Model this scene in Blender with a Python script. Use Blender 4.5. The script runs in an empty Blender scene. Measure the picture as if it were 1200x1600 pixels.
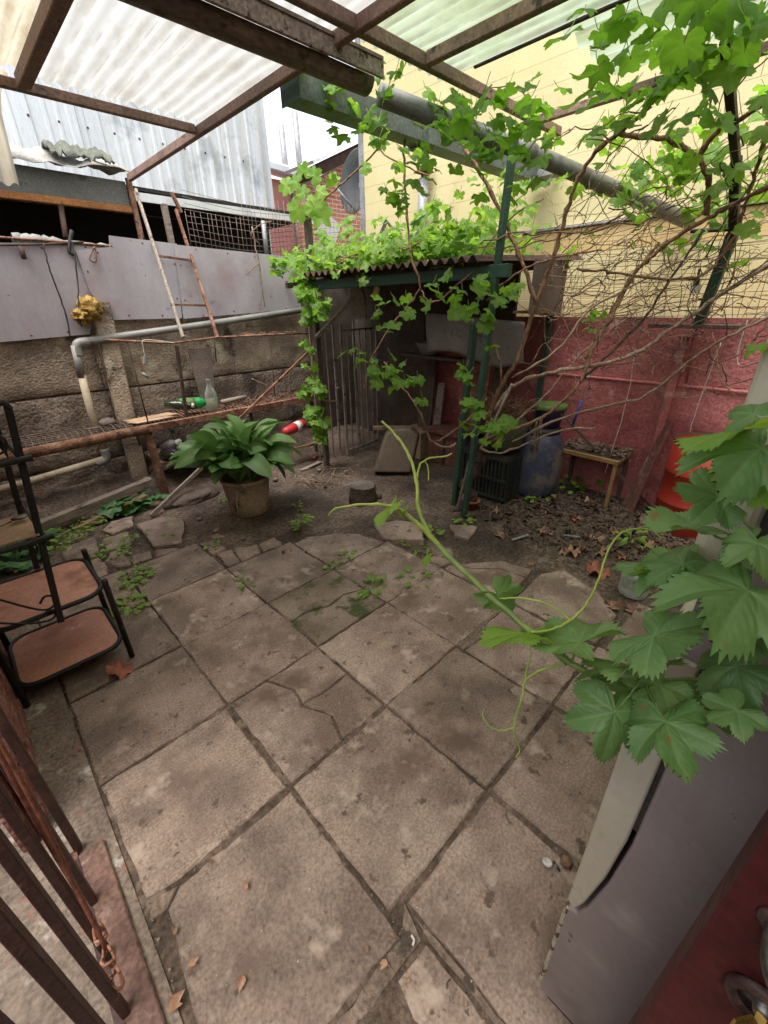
import bpy, bmesh, math, random
from mathutils import Vector, Matrix, noise

scene = bpy.context.scene
COL = scene.collection
R = math.radians
rng = random.Random(7)

# ------------------------------------------------------------------ camera
cd = bpy.data.cameras.new('camera')
cd.sensor_fit = 'HORIZONTAL'; cd.sensor_width = 36.0; cd.lens = 19.87
cd.clip_start = 0.02; cd.clip_end = 600
cam = bpy.data.objects.new('camera', cd); COL.objects.link(cam)
cam.matrix_world = Matrix(((0.714132, 0.318401, -0.623407, 0.000000), (-0.699828, 0.304337, -0.646235, 0.000000), (-0.016036, 0.897775, 0.440163, 1.600000), (0.000000, 0.000000, 0.000000, 1.000000)))
scene.camera = cam

# ------------------------------------------------------------------ sky, sun, exposure
W = bpy.data.worlds.new('World'); scene.world = W; W.use_nodes = True
wn = W.node_tree.nodes; wl = W.node_tree.links; wn.clear()
sky = wn.new('ShaderNodeTexSky'); sky.sky_type = 'NISHITA'; sky.sun_disc = False
SUN_EL, SUN_AZ = R(72), R(250)
sky.sun_elevation = SUN_EL; sky.sun_rotation = SUN_AZ
sky.dust_density = 3.0; sky.air_density = 1.0
tc = wn.new('ShaderNodeTexCoord')
cn = wn.new('ShaderNodeTexNoise'); cn.inputs['Scale'].default_value = 2.6; cn.inputs['Detail'].default_value = 6; cn.inputs['Roughness'].default_value = .55
wl.new(tc.outputs['Generated'], cn.inputs['Vector'])
cr = wn.new('ShaderNodeValToRGB')
cr.color_ramp.elements[0].position = .30; cr.color_ramp.elements[0].color = (7.6, 8.4, 9.8, 1)
cr.color_ramp.elements[1].position = .62; cr.color_ramp.elements[1].color = (10.9, 10.6, 10.3, 1)
wl.new(cn.outputs['Fac'], cr.inputs['Fac'])
mx = wn.new('ShaderNodeMix'); mx.data_type = 'RGBA'; mx.inputs['Factor'].default_value = .86
wl.new(sky.outputs['Color'], mx.inputs[6]); wl.new(cr.outputs['Color'], mx.inputs[7])
bg = wn.new('ShaderNodeBackground'); bg.inputs['Strength'].default_value = .062
wl.new(mx.outputs[2], bg.inputs['Color'])
wo = wn.new('ShaderNodeOutputWorld'); wl.new(bg.outputs['Background'], wo.inputs['Surface'])
sl = bpy.data.lights.new('sun', 'SUN'); sl.energy = 1.5; sl.angle = R(40); sl.color = (1, .93, .84)
so = bpy.data.objects.new('sun', sl); COL.objects.link(so)
sd = Vector((math.cos(SUN_EL)*math.sin(SUN_AZ), math.cos(SUN_EL)*math.cos(SUN_AZ), math.sin(SUN_EL)))
so.rotation_euler = (-sd).to_track_quat('-Z', 'Y').to_euler()
so.location = (0, 0, 12)
scene.view_settings.view_transform = 'Standard'
scene.view_settings.look = 'None'
scene.view_settings.gamma = 1.0
scene.view_settings.use_curve_mapping = False
scene.view_settings.exposure = 1.95
scene.render.engine = 'CYCLES'
scene.cycles.max_bounces = 6
scene.cycles.diffuse_bounces = 3
scene.cycles.glossy_bounces = 2
scene.cycles.transmission_bounces = 4
scene.cycles.transparent_max_bounces = 8

# ------------------------------------------------------------------ materials
def lin(c):
    return tuple(((v/255)/12.92 if v <= 10 else (((v/255)+.055)/1.055)**2.4) for v in c)
def new_mat(name):
    m = bpy.data.materials.new(name); m.use_nodes = True
    nt = m.node_tree; nt.nodes.clear()
    return m, nt.nodes, nt.links
def mk(name, cols, scale=4, rough=.8, bump=.25, bscale=60, stretch=(1,1,1), metallic=0, spots=None, var=.0, detail=5,
       spec=.4, fine=.35, fscale=70, edge=None, transmission=0, coat=0):
    """procedural surface: large noise picks between cols, fine noise modulates, optional spots (colour, scale, threshold)"""
    m, n, l = new_mat(name)
    geo = n.new('ShaderNodeNewGeometry')
    mp = n.new('ShaderNodeMapping'); mp.inputs['Scale'].default_value = stretch
    l.new(geo.outputs['Position'], mp.inputs['Vector'])
    nz = n.new('ShaderNodeTexNoise'); nz.inputs['Scale'].default_value = scale; nz.inputs['Detail'].default_value = detail
    nz.inputs['Roughness'].default_value = .6
    l.new(mp.outputs['Vector'], nz.inputs['Vector'])
    rp = n.new('ShaderNodeValToRGB'); els = rp.color_ramp.elements
    k = len(cols)
    for i, c in enumerate(cols):
        pos = .40 + .21*i/max(1, k-1)
        if i < 2: e = els[i]; e.position = pos
        else: e = els.new(pos)
        e.color = (*c, 1)
    if k == 1: els[1].color = (*cols[0], 1)
    l.new(nz.outputs['Fac'], rp.inputs['Fac'])
    col = rp.outputs['Color']
    fz = n.new('ShaderNodeTexNoise'); fz.inputs['Scale'].default_value = fscale; fz.inputs['Detail'].default_value = 2
    l.new(mp.outputs['Vector'], fz.inputs['Vector'])
    mr = n.new('ShaderNodeMapRange'); mr.inputs[1].default_value = .3; mr.inputs[2].default_value = .7
    mr.inputs[3].default_value = 1-fine; mr.inputs[4].default_value = 1+fine*.6
    l.new(fz.outputs['Fac'], mr.inputs[0])
    mu = n.new('ShaderNodeMix'); mu.data_type = 'RGBA'; mu.blend_type = 'MULTIPLY'; mu.inputs['Factor'].default_value = 1
    l.new(col, mu.inputs[6]); l.new(mr.outputs[0], mu.inputs[7]); col = mu.outputs[2]
    for sp in (spots or []):
        sc, ssc, th = sp[:3]; soft = sp[3] if len(sp) > 3 else .06
        sn = n.new('ShaderNodeTexNoise'); sn.inputs['Scale'].default_value = ssc; sn.inputs['Detail'].default_value = 4
        sn.inputs['Roughness'].default_value = .65
        l.new(geo.outputs['Position'], sn.inputs['Vector'])
        sr = n.new('ShaderNodeMapRange'); sr.inputs[1].default_value = th; sr.inputs[2].default_value = th+soft
        l.new(sn.outputs['Fac'], sr.inputs[0])
        sm = n.new('ShaderNodeMix'); sm.data_type = 'RGBA'
        l.new(sr.outputs[0], sm.inputs['Factor']); l.new(col, sm.inputs[6]); sm.inputs[7].default_value = (*sc, 1)
        col = sm.outputs[2]
    if edge:      # pale wear along arrises, carried by the mesh as an attribute
        ea = n.new('ShaderNodeAttribute'); ea.attribute_name = 'wear'
        en = n.new('ShaderNodeMapRange'); en.inputs[1].default_value = .42; en.inputs[2].default_value = .66; en.inputs[4].default_value = .7; l.new(fz.outputs['Fac'], en.inputs[0])
        e2 = n.new('ShaderNodeMath'); e2.operation = 'MULTIPLY'; l.new(ea.outputs['Fac'], e2.inputs[0]); l.new(en.outputs[0], e2.inputs[1])
        em = n.new('ShaderNodeMix'); em.data_type = 'RGBA'; em.inputs[7].default_value = (*edge, 1); l.new(e2.outputs[0], em.inputs['Factor']); l.new(col, em.inputs[6]); col = em.outputs[2]
    if var:
        oi = n.new('ShaderNodeObjectInfo')
        vr = n.new('ShaderNodeMapRange'); vr.inputs[3].default_value = 1-var; vr.inputs[4].default_value = 1+var
        l.new(oi.outputs['Random'], vr.inputs[0])
        vm = n.new('ShaderNodeMix'); vm.data_type = 'RGBA'; vm.blend_type = 'MULTIPLY'; vm.inputs['Factor'].default_value = 1
        l.new(col, vm.inputs[6]); l.new(vr.outputs[0], vm.inputs[7]); col = vm.outputs[2]
    p = n.new('ShaderNodeBsdfPrincipled')
    l.new(col, p.inputs['Base Color'])
    rr = n.new('ShaderNodeMapRange'); rr.inputs[1].default_value = .3; rr.inputs[2].default_value = .7
    rr.inputs[3].default_value = max(.03, rough-.12); rr.inputs[4].default_value = min(1, rough+.12)
    l.new(nz.outputs['Fac'], rr.inputs[0]); l.new(rr.outputs[0], p.inputs['Roughness'])
    p.inputs['Metallic'].default_value = metallic
    p.inputs['Specular IOR Level'].default_value = spec
    p.inputs['Transmission Weight'].default_value = transmission
    p.inputs['Coat Weight'].default_value = coat
    if bump:
        bz = n.new('ShaderNodeTexNoise'); bz.inputs['Scale'].default_value = bscale; bz.inputs['Detail'].default_value = 4
        l.new(mp.outputs['Vector'], bz.inputs['Vector'])
        bp = n.new('ShaderNodeBump'); bp.inputs['Strength'].default_value = bump; bp.inputs['Distance'].default_value = .02
        l.new(bz.outputs['Fac'], bp.inputs['Height']); l.new(bp.outputs['Normal'], p.inputs['Normal'])
    o = n.new('ShaderNodeOutputMaterial'); l.new(p.outputs[0], o.inputs['Surface'])
    return m

def leaf_mat(name, c_lo, c_hi, trans, vein=(.35, .45, .12), rough=.45, tf=.45, veinf=.5):
    m, n, l = new_mat(name)
    oi = n.new('ShaderNodeObjectInfo'); geo = n.new('ShaderNodeNewGeometry')
    nz = n.new('ShaderNodeTexNoise'); nz.inputs['Scale'].default_value = 14; nz.inputs['Detail'].default_value = 4
    l.new(geo.outputs['Position'], nz.inputs['Vector'])
    ad = n.new('ShaderNodeMath'); ad.operation = 'MULTIPLY_ADD'; ad.inputs[1].default_value = .55; ad.inputs[2].default_value = -.05
    l.new(oi.outputs['Random'], ad.inputs[0])
    a2 = n.new('ShaderNodeMath'); a2.operation = 'MULTIPLY_ADD'; a2.inputs[1].default_value = .55
    l.new(nz.outputs['Fac'], a2.inputs[0]); l.new(ad.outputs[0], a2.inputs[2])
    mx = n.new('ShaderNodeMix'); mx.data_type = 'RGBA'; mx.inputs[6].default_value = (*c_lo, 1); mx.inputs[7].default_value = (*c_hi, 1)
    l.new(a2.outputs[0], mx.inputs['Factor'])
    at = n.new('ShaderNodeAttribute'); at.attribute_name = 'vein'
    vf = n.new('ShaderNodeMath'); vf.operation = 'MULTIPLY'; vf.inputs[1].default_value = veinf; l.new(at.outputs['Fac'], vf.inputs[0])
    mv = n.new('ShaderNodeMix'); mv.data_type = 'RGBA'; mv.inputs[7].default_value = (*vein, 1)
    l.new(vf.outputs[0], mv.inputs['Factor']); l.new(mx.outputs[2], mv.inputs[6])
    bs_ = n.new('ShaderNodeTexNoise'); bs_.inputs['Scale'].default_value = 38; bs_.inputs['Detail'].default_value = 3; l.new(geo.outputs['Position'], bs_.inputs['Vector'])
    br_ = n.new('ShaderNodeMapRange'); br_.inputs[1].default_value = .66; br_.inputs[2].default_value = .72; l.new(bs_.outputs['Fac'], br_.inputs[0])
    mb_ = n.new('ShaderNodeMix'); mb_.data_type = 'RGBA'; mb_.inputs[7].default_value = (.22,.13,.05,1); l.new(br_.outputs[0], mb_.inputs['Factor']); l.new(mv.outputs[2], mb_.inputs[6])
    mv = mb_
    p = n.new('ShaderNodeBsdfPrincipled'); p.inputs['Roughness'].default_value = rough; p.inputs['Specular IOR Level'].default_value = .35
    l.new(mv.outputs[2], p.inputs['Base Color'])
    bz = n.new('ShaderNodeTexNoise'); bz.inputs['Scale'].default_value = 90; l.new(geo.outputs['Position'], bz.inputs['Vector'])
    bp = n.new('ShaderNodeBump'); bp.inputs['Strength'].default_value = .35; bp.inputs['Distance'].default_value = .006
    l.new(bz.outputs['Fac'], bp.inputs['Height']); l.new(bp.outputs['Normal'], p.inputs['Normal'])
    t = n.new('ShaderNodeBsdfTranslucent'); 
    tm = n.new('ShaderNodeMix'); tm.data_type = 'RGBA'; tm.inputs['Factor'].default_value = .75; tm.inputs[7].default_value = (*trans, 1)
    l.new(mv.outputs[2], tm.inputs[6]); l.new(tm.outputs[2], t.inputs['Color'])
    ms = n.new('ShaderNodeMixShader'); ms.inputs[0].default_value = tf
    l.new(p.outputs[0], ms.inputs[1]); l.new(t.outputs[0], ms.inputs[2])
    o = n.new('ShaderNodeOutputMaterial'); l.new(ms.outputs[0], o.inputs['Surface'])
    return m

def sheet_mat(name, col, stain, clear=.25, transl=.6, stain_th=.6, x0=0, pitch=.0745):
    """weathered fibreglass roofing: part see-through, part translucent, stained"""
    m, n, l = new_mat(name)
    geo = n.new('ShaderNodeNewGeometry')
    mp = n.new('ShaderNodeMapping'); mp.inputs['Scale'].default_value = (5, 1.2, 1); l.new(geo.outputs['Position'], mp.inputs['Vector'])
    nz = n.new('ShaderNodeTexNoise'); nz.inputs['Scale'].default_value = 2.2; nz.inputs['Detail'].default_value = 8; nz.inputs['Roughness'].default_value = .7
    l.new(mp.outputs['Vector'], nz.inputs['Vector'])
    mr = n.new('ShaderNodeMapRange'); mr.inputs[1].default_value = stain_th-.12; mr.inputs[2].default_value = stain_th+.12
    l.new(nz.outputs['Fac'], mr.inputs[0])
    mx = n.new('ShaderNodeMix'); mx.data_type = 'RGBA'; mx.inputs[6].default_value = (*col, 1); mx.inputs[7].default_value = (*stain, 1)
    l.new(mr.outputs[0], mx.inputs['Factor'])
    # darker bands painted along the corrugation valleys, standing in for rib shading
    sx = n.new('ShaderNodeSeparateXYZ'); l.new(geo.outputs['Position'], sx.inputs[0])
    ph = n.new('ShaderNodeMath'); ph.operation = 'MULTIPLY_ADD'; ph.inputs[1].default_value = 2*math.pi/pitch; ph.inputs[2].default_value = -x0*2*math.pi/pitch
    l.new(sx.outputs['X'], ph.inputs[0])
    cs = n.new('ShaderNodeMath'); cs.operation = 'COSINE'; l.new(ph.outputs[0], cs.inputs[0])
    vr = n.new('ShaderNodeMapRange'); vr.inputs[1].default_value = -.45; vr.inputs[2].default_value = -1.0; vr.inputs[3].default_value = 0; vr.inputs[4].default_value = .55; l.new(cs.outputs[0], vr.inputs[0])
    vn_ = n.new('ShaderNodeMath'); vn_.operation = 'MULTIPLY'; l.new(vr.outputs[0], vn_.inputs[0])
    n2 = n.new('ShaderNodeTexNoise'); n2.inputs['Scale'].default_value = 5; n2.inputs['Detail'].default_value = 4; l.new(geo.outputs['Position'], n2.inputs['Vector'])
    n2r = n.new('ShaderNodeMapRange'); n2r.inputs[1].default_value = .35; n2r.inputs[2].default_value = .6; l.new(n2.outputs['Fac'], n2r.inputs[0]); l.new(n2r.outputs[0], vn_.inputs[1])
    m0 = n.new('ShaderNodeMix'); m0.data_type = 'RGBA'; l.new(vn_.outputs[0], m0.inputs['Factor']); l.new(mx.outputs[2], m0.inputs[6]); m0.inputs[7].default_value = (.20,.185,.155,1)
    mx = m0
    d = n.new('ShaderNodeBsdfPrincipled'); d.inputs['Roughness'].default_value = .45; l.new(mx.outputs[2], d.inputs['Base Color'])
    t = n.new('ShaderNodeBsdfTranslucent'); l.new(mx.outputs[2], t.inputs['Color'])
    m1 = n.new('ShaderNodeMixShader'); m1.inputs[0].default_value = transl; l.new(d.outputs[0], m1.inputs[1]); l.new(t.outputs[0], m1.inputs[2])
    tr = n.new('ShaderNodeBsdfTransparent'); l.new(mx.outputs[2], tr.inputs['Color'])
    m2 = n.new('ShaderNodeMixShader'); m2.inputs[0].default_value = clear; l.new(m1.outputs[0], m2.inputs[1]); l.new(tr.outputs[0], m2.inputs[2])
    o = n.new('ShaderNodeOutputMaterial'); l.new(m2.outputs[0], o.inputs['Surface'])
    return m

def glass_mat(name, col, rough=.08, mixd=.15):
    m, n, l = new_mat(name)
    g = n.new('ShaderNodeBsdfPrincipled'); g.inputs['Base Color'].default_value = (*col, 1); g.inputs['Roughness'].default_value = rough
    g.inputs['Specular IOR Level'].default_value = .6; g.inputs['Coat Weight'].default_value = .3
    tr = n.new('ShaderNodeBsdfTransparent'); tr.inputs['Color'].default_value = (*[.4+.6*c for c in col], 1)
    lw = n.new('ShaderNodeLayerWeight'); lw.inputs['Blend'].default_value = .35
    mr = n.new('ShaderNodeMapRange'); mr.inputs[3].default_value = mixd; mr.inputs[4].default_value = .85
    l.new(lw.outputs['Facing'], mr.inputs[0])
    ms = n.new('ShaderNodeMixShader'); l.new(mr.outputs[0], ms.inputs[0]); l.new(tr.outputs[0], ms.inputs[1]); l.new(g.outputs[0], ms.inputs[2])
    o = n.new('ShaderNodeOutputMaterial'); l.new(ms.outputs[0], o.inputs['Surface'])
    return m

# ------------------------------------------------------------------ mesh helpers
def V(p): return Vector(p)
class MB:
    def __init__(self): self.v = []; self.f = []; self.sm = []
    def add(self, verts, faces, smooth=False):
        o = len(self.v); self.v += [tuple(p) for p in verts]
        self.f += [tuple(i+o for i in q) for q in faces]; self.sm += [smooth]*len(faces); return self
    def prism(self, p0, p1, w, h, up=(0,0,1), ch=.0, w1=None, h1=None):
        """bar of rectangular, chamfered section from p0 to p1"""
        a, b = V(p0), V(p1); d = (b-a).normalized(); u = V(up); s = d.cross(u)
        if s.length < 1e-4: s = d.cross(V((1,0,0)))
        s.normalize(); u = s.cross(d).normalized()
        w1 = w if w1 is None else w1; h1 = h if h1 is None else h1
        def ring(c, w, h):
            x, y = w/2, h/2
            if ch <= 0: q = [(-x,-y),(x,-y),(x,y),(-x,y)]
            else: q = [(-x+ch,-y),(x-ch,-y),(x,-y+ch),(x,y-ch),(x-ch,y),(-x+ch,y),(-x,y-ch),(-x,-y+ch)]
            return [c+s*i+u*j for i, j in q]
        r0, r1 = ring(a, w, h), ring(b, w1, h1); n = len(r0)
        f = [(i, (i+1) % n, n+(i+1) % n, n+i) for i in range(n)]
        f += [tuple(range(n-1, -1, -1)), tuple(range(n, 2*n))]
        return self.add(r0+r1, f)
    def box(self, lo, hi, ch=.0):
        lo, hi = V(lo), V(hi); c = (lo+hi)/2
        return self.prism((c.x, c.y, lo.z), (c.x, c.y, hi.z), hi.x-lo.x, hi.y-lo.y, (0,1,0), ch) if True else self
    def tube(self, path, r, n=8, cap=True):
        P_ = [V(p) for p in path]; k = len(P_)
        rs = r if isinstance(r, (list, tuple)) else [r]*k
        if len(rs) != k: rs = [rs[0]+(rs[-1]-rs[0])*i/(k-1) for i in range(k)]
        vs = []; t0 = (P_[1]-P_[0]).normalized(); ref = V((0,0,1)) if abs(t0.z) < .9 else V((1,0,0))
        u = t0.cross(ref).normalized()
        for i in range(k):
            t = (P_[min(i+1,k-1)]-P_[max(i-1,0)]); 
            t = t.normalized() if t.length > 1e-9 else t0
            u = (u - t*u.dot(t)); u = u.normalized() if u.length > 1e-6 else t.orthogonal().normalized()
            w = t.cross(u)
            for j in range(n):
                a = 2*math.pi*j/n; vs.append(P_[i]+(u*math.cos(a)+w*math.sin(a))*rs[i])
        f = [(i*n+j, i*n+(j+1) % n, (i+1)*n+(j+1) % n, (i+1)*n+j) for i in range(k-1) for j in range(n)]
        if cap: f += [tuple(range(n-1,-1,-1)), tuple((k-1)*n+j for j in range(n))]
        return self.add(vs, f, True)
    def lathe(self, prof, c=(0,0,0), axis=(0,0,1), n=24, wob=0):
        c = V(c); ax = V(axis).normalized(); u = ax.orthogonal().normalized(); w = ax.cross(u)
        vs = []
        for r, z in prof:
            for j in range(n):
                a = 2*math.pi*j/n; rr = r*(1+wob*math.sin(3*a+z*9))
                vs.append(c+ax*z+(u*math.cos(a)+w*math.sin(a))*rr)
        k = len(prof)
        f = [(i*n+j, i*n+(j+1) % n, (i+1)*n+(j+1) % n, (i+1)*n+j) for i in range(k-1) for j in range(n)]
        if prof[0][0] > 1e-4: f.append(tuple(range(n-1,-1,-1)))
        if prof[-1][0] > 1e-4: f.append(tuple((k-1)*n+j for j in range(n)))
        return self.add(vs, f, True)
    def quad(self, a, b, c, d): return self.add([a,b,c,d], [(0,1,2,3)])
    def grid(self, fn, nu, nv, smooth=True):
        vs = [fn(i/nu, j/nv) for j in range(nv+1) for i in range(nu+1)]
        f = [(j*(nu+1)+i, j*(nu+1)+i+1, (j+1)*(nu+1)+i+1, (j+1)*(nu+1)+i) for j in range(nv) for i in range(nu)]
        return self.add(vs, f, smooth)
    def mesh(self, name, off=(0,0,0)):
        me = bpy.data.meshes.new(name); o = V(off)
        me.from_pydata([tuple(V(p)-o) for p in self.v], [], self.f)
        me.polygons.foreach_set('use_smooth', self.sm); me.update(); return me
    def build(self, name, mat, parent=None, solid=0, bevel=0):
        off = parent.matrix_basis.translation if parent is not None else V((0,0,0))
        if parent is not None and parent.parent is not None: off = off + parent.parent.matrix_basis.translation
        me = self.mesh(name, off); o = bpy.data.objects.new(name, me); COL.objects.link(o)
        if mat is not None: me.materials.append(mat)
        if parent is not None: o.parent = parent
        if solid:
            md = o.modifiers.new('thickness', 'SOLIDIFY'); md.thickness = solid; md.offset = 0
        if bevel:
            md = o.modifiers.new('edge', 'BEVEL'); md.width = bevel; md.segments = 4; md.limit_method = 'ANGLE'
        return o
def tag(o, label, cat, group=None):
    o['label'] = label; o['category'] = cat
    if group: o['group'] = group
    return o
def thing(name, label, cat, loc=(0,0,0), group=None):
    o = bpy.data.objects.new(name, None); COL.objects.link(o); o.location = loc; o.empty_display_size = .05
    o.matrix_basis = Matrix.Translation(V(loc))
    return tag(o, label, cat, group)
def struct(o): o['kind'] = 'structure'; return o
def stuff(o): o['kind'] = 'stuff'; return o
def place(me, name, parent, mat4, mat=None):
    """one more object sharing a mesh; mat4 in world space, parents carry translation only"""
    o = bpy.data.objects.new(name, me); COL.objects.link(o)
    off = V((0,0,0)); p = parent
    while p is not None: off = off+p.matrix_basis.translation; p = p.parent
    o.parent = parent; o.matrix_basis = Matrix.Translation(-off) @ mat4
    return o
def smooth_path(pts, sub=4, jit=0, seed=0):
    """Catmull-Rom through pts"""
    P_ = [V(p) for p in pts]; rr = random.Random(seed); out = []
    for i in range(len(P_)-1):
        p0, p1, p2, p3 = P_[max(i-1,0)], P_[i], P_[i+1], P_[min(i+2, len(P_)-1)]
        for s in range(sub):
            t = s/sub
            q = .5*((2*p1)+(p2-p0)*t+(2*p0-5*p1+4*p2-p3)*t*t+(3*p1-p0-3*p2+p3)*t**3)
            if jit: q = q+V((rr.uniform(-1,1), rr.uniform(-1,1), rr.uniform(-1,1)))*jit
            out.append(q)
    out.append(P_[-1]); return out

ORD = ['first', 'second', 'third', 'fourth', 'fifth', 'sixth', 'seventh', 'eighth', 'ninth', 'tenth']
MARKS = [('glass jar', (2.46,.45)), ('striped bowl', (2.75,.3)), ('red drum', (3.7,.48)), ('yellow table', (3.68,1.28)), ('blue barrel', (3.57,1.69)), ('tall green post', (2.66,1.8)),
         ('hollow stump', (2.27,2.63)), ('potted plant', (1.47,3.27)), ('rack leg', (1.1,4.15)), ('shed gate', (3.02,3.73)), ('fridge', (.57,.2)), ('cart leg', (.2,2.06)), ('red threshold', (-.17,.9)), ('tilted edge slab', (2.1,2.0)), ('mossy slab', (1.17,1.7))]
used_marks = {}
def near_mark(p, kind):
    nm = min(MARKS, key=lambda m_: (m_[1][0]-p[0])**2+(m_[1][1]-p[1])**2)[0]
    k = used_marks.get((kind, nm), 0); used_marks[(kind, nm)] = k+1
    return ('nearest' if k == 0 else ORD[k]+' nearest')+' to the '+nm
# ------------------------------------------------------------------ palette
M = {}
M['soil'] = mk('soil', [(.062,.044,.034),(.115,.083,.064),(.175,.13,.10)], 2.2, .95, .9, 35, spots=[((.13,.10,.075), 60, .66), ((.045,.06,.02), 3.1, .66, .1)], fine=.6, fscale=45)
M['slab'] = mk('concrete_slab', [(.19,.139,.113),(.275,.206,.168),(.345,.265,.218)], 3.4, .88, .3, 120, spots=[((.15,.104,.082), 2.3, .535, .12), ((.40,.32,.265), 6, .57, .10), ((.11,.077,.06), 13, .61, .06), ((.09,.066,.052), 40, .66, .04), ((.52,.48,.43), 70, .69, .02)], var=.2, fine=.3, edge=(.42,.335,.265), fscale=110)
M['slab_moss'] = mk('mossy_slab', [(.17,.13,.098),(.24,.185,.145),(.30,.235,.19)], 3.4, .92, .3, 120, spots=[((.066,.078,.03), 4.5, .515, .08), ((.08,.11,.028), 16, .61, .06)], fine=.3, fscale=110)
M['mortar'] = mk('mortar', [(.075,.053,.04),(.16,.115,.088)], 6, .95, .7, 90, spots=[((.24,.18,.14), 7, .56, .08)], fine=.45)
M['mortarpatch'] = mk('rough_mortar', [(.17,.125,.097),(.27,.205,.163)], 7, .95, .9, 60, spots=[((.08,.06,.048), 9, .57, .06)], fine=.4)
M['strip'] = mk('worn_strip', [(.20,.155,.125),(.28,.225,.185)], 6, .92, .5, 70, spots=[((.55,.52,.48), 6, .60, .08), ((.30,.13,.11), 11, .62, .05), ((.08,.06,.05), 8, .63)], fine=.4)
M['conc'] = mk('wall_concrete', [(.23,.18,.142),(.35,.28,.22),(.47,.385,.30)], 3.0, .95, .8, 45, stretch=(1,1,1.3), spots=[((.52,.46,.35), 2.3, .56, .10), ((.09,.07,.06), 2.8, .58, .08)], fine=.45, fscale=80)
M['conc_low'] = mk('damp_concrete', [(.16,.122,.10),(.24,.188,.155),(.33,.265,.215)], 3.4, .95, 1.0, 38, spots=[((.06,.046,.04), 2.6, .56, .1), ((.24,.2,.17), 7, .68, .06)], fine=.5, fscale=70)
M['panel'] = mk('lilac_sheet', [(.35,.315,.35),(.45,.435,.48)], 1.3, .42, .35, 2.5, stretch=(1,1,.35), spots=[((.33,.245,.265), 1.5, .53, .18), ((.27,.225,.225), 9, .62, .10), ((.47,.45,.46), 45, .69, .03), ((.16,.08,.06), 26, .69, .03)], fine=.06)
M['pvc'] = mk('grey_pvc', [(.23,.235,.23),(.29,.295,.285)], 6, .5, .05, 60, spots=[((.16,.14,.12), 9, .6, .1)], fine=.12)
M['pvcdark'] = mk('weathered_grey_pvc', [(.14,.145,.14),(.19,.195,.185)], 6, .5, .05, 60, spots=[((.08,.075,.065), 8, .55, .1)], fine=.15)
M['pvc_cream'] = mk('cream_pvc', [(.42,.34,.24),(.52,.44,.33)], 8, .6, .08, 60, spots=[((.22,.16,.11), 10, .58, .1)], fine=.2)
M['rust'] = mk('rust', [(.15,.065,.04),(.26,.125,.075),(.33,.19,.13)], 9, .9, .5, 90, spots=[((.06,.035,.028), 14, .58)], fine=.4)
M['rustdark'] = mk('dark_rust', [(.045,.027,.022),(.10,.055,.04)], 9, .85, .35, 90, fine=.4)
M['roofsteel'] = mk('brown_roof_steel', [(.20,.125,.095),(.30,.195,.15)], 5, .7, .2, 80, spots=[((.05,.035,.03), 9, .6, .08), ((.30,.22,.17), 20, .69)], fine=.35)
M['gutter'] = mk('rusty_gutter', [(.14,.11,.09),(.24,.185,.15)], 6, .55, .2, 60, stretch=(.4,1,1), spots=[((.05,.032,.026), 7, .56, .1)], metallic=.3, fine=.35)
M['flange'] = mk('pale_peeling_flange', [(.33,.27,.23),(.42,.36,.31)], 8, .8, .3, 60, spots=[((.10,.06,.045), 16, .56, .06)], fine=.4)
M['green'] = mk('green_paint', [(.030,.075,.055),(.042,.10,.075)], 4, .6, .12, 60, spots=[((.05,.05,.04), 14, .62, .08)], fine=.25)
M['greenzinc'] = mk('grey_green_gutter', [(.10,.125,.12),(.15,.18,.175)], 5, .5, .1, 60, metallic=.2, spots=[((.05,.05,.045), 9, .62)], fine=.3)
M['darkmetal'] = mk('black_paint', [(.010,.010,.011),(.02,.02,.021)], 9, .5, .15, 120, fine=.3, spots=[((.06,.045,.04), 40, .68)])
M['terra'] = mk('terracotta_shelf', [(.50,.235,.165),(.60,.305,.22)], 3, .55, .06, 60, spots=[((.32,.14,.095), 4, .56, .12), ((.6,.37,.29), 12, .65)], fine=.15)
M['pot'] = mk('clay_pot', [(.24,.085,.04),(.33,.125,.065)], 7, .85, .15, 90, spots=[((.12,.06,.04), 9, .6)], fine=.25)
M['bucket'] = mk('old_bucket', [(.40,.31,.21),(.50,.41,.29)], 5, .8, .15, 80, spots=[((.12,.085,.055), 5, .54, .12)], fine=.3)
M['wood'] = mk('weathered_wood', [(.22,.175,.15),(.35,.29,.25)], 5, .9, .3, 60, stretch=(1,7,7), spots=[((.09,.07,.06), 5, .6, .1)], fine=.4)
M['woodpale'] = mk('yellow_pine', [(.27,.155,.055),(.36,.22,.09)], 6, .7, .15, 60, spots=[((.25,.14,.05), 9, .62)], fine=.25)
M['woodbrown'] = mk('brown_board', [(.20,.12,.075),(.30,.19,.125)], 5, .85, .2, 60, spots=[((.10,.06,.04), 6, .6)], fine=.35)
M['wooddark'] = mk('dark_wood', [(.075,.058,.048),(.13,.10,.083)], 5, .9, .25, 60, fine=.4)
M['card'] = mk('cardboard', [(.36,.235,.15),(.46,.32,.215)], 4, .9, .12, 50, fine=.2, spots=[((.24,.14,.085), 6, .6)])
M['red'] = mk('red_stucco', [(.35,.098,.102),(.43,.138,.138),(.50,.185,.18)], 1.3, .9, .45, 30, spots=[((.23,.06,.06), 1.4, .55, .12), ((.20,.12,.10), 2.2, .60, .08), ((.55,.30,.28), 3.4, .61, .06), ((.42,.17,.16), 30, .72)], fine=.3, fscale=60)
M['redpatch'] = mk('brown_stained_plank', [(.17,.062,.05),(.23,.10,.085)], 4, .9, .35, 50, stretch=(1,1,.4), spots=[((.30,.22,.20), 5, .58, .1)], fine=.4)
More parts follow.
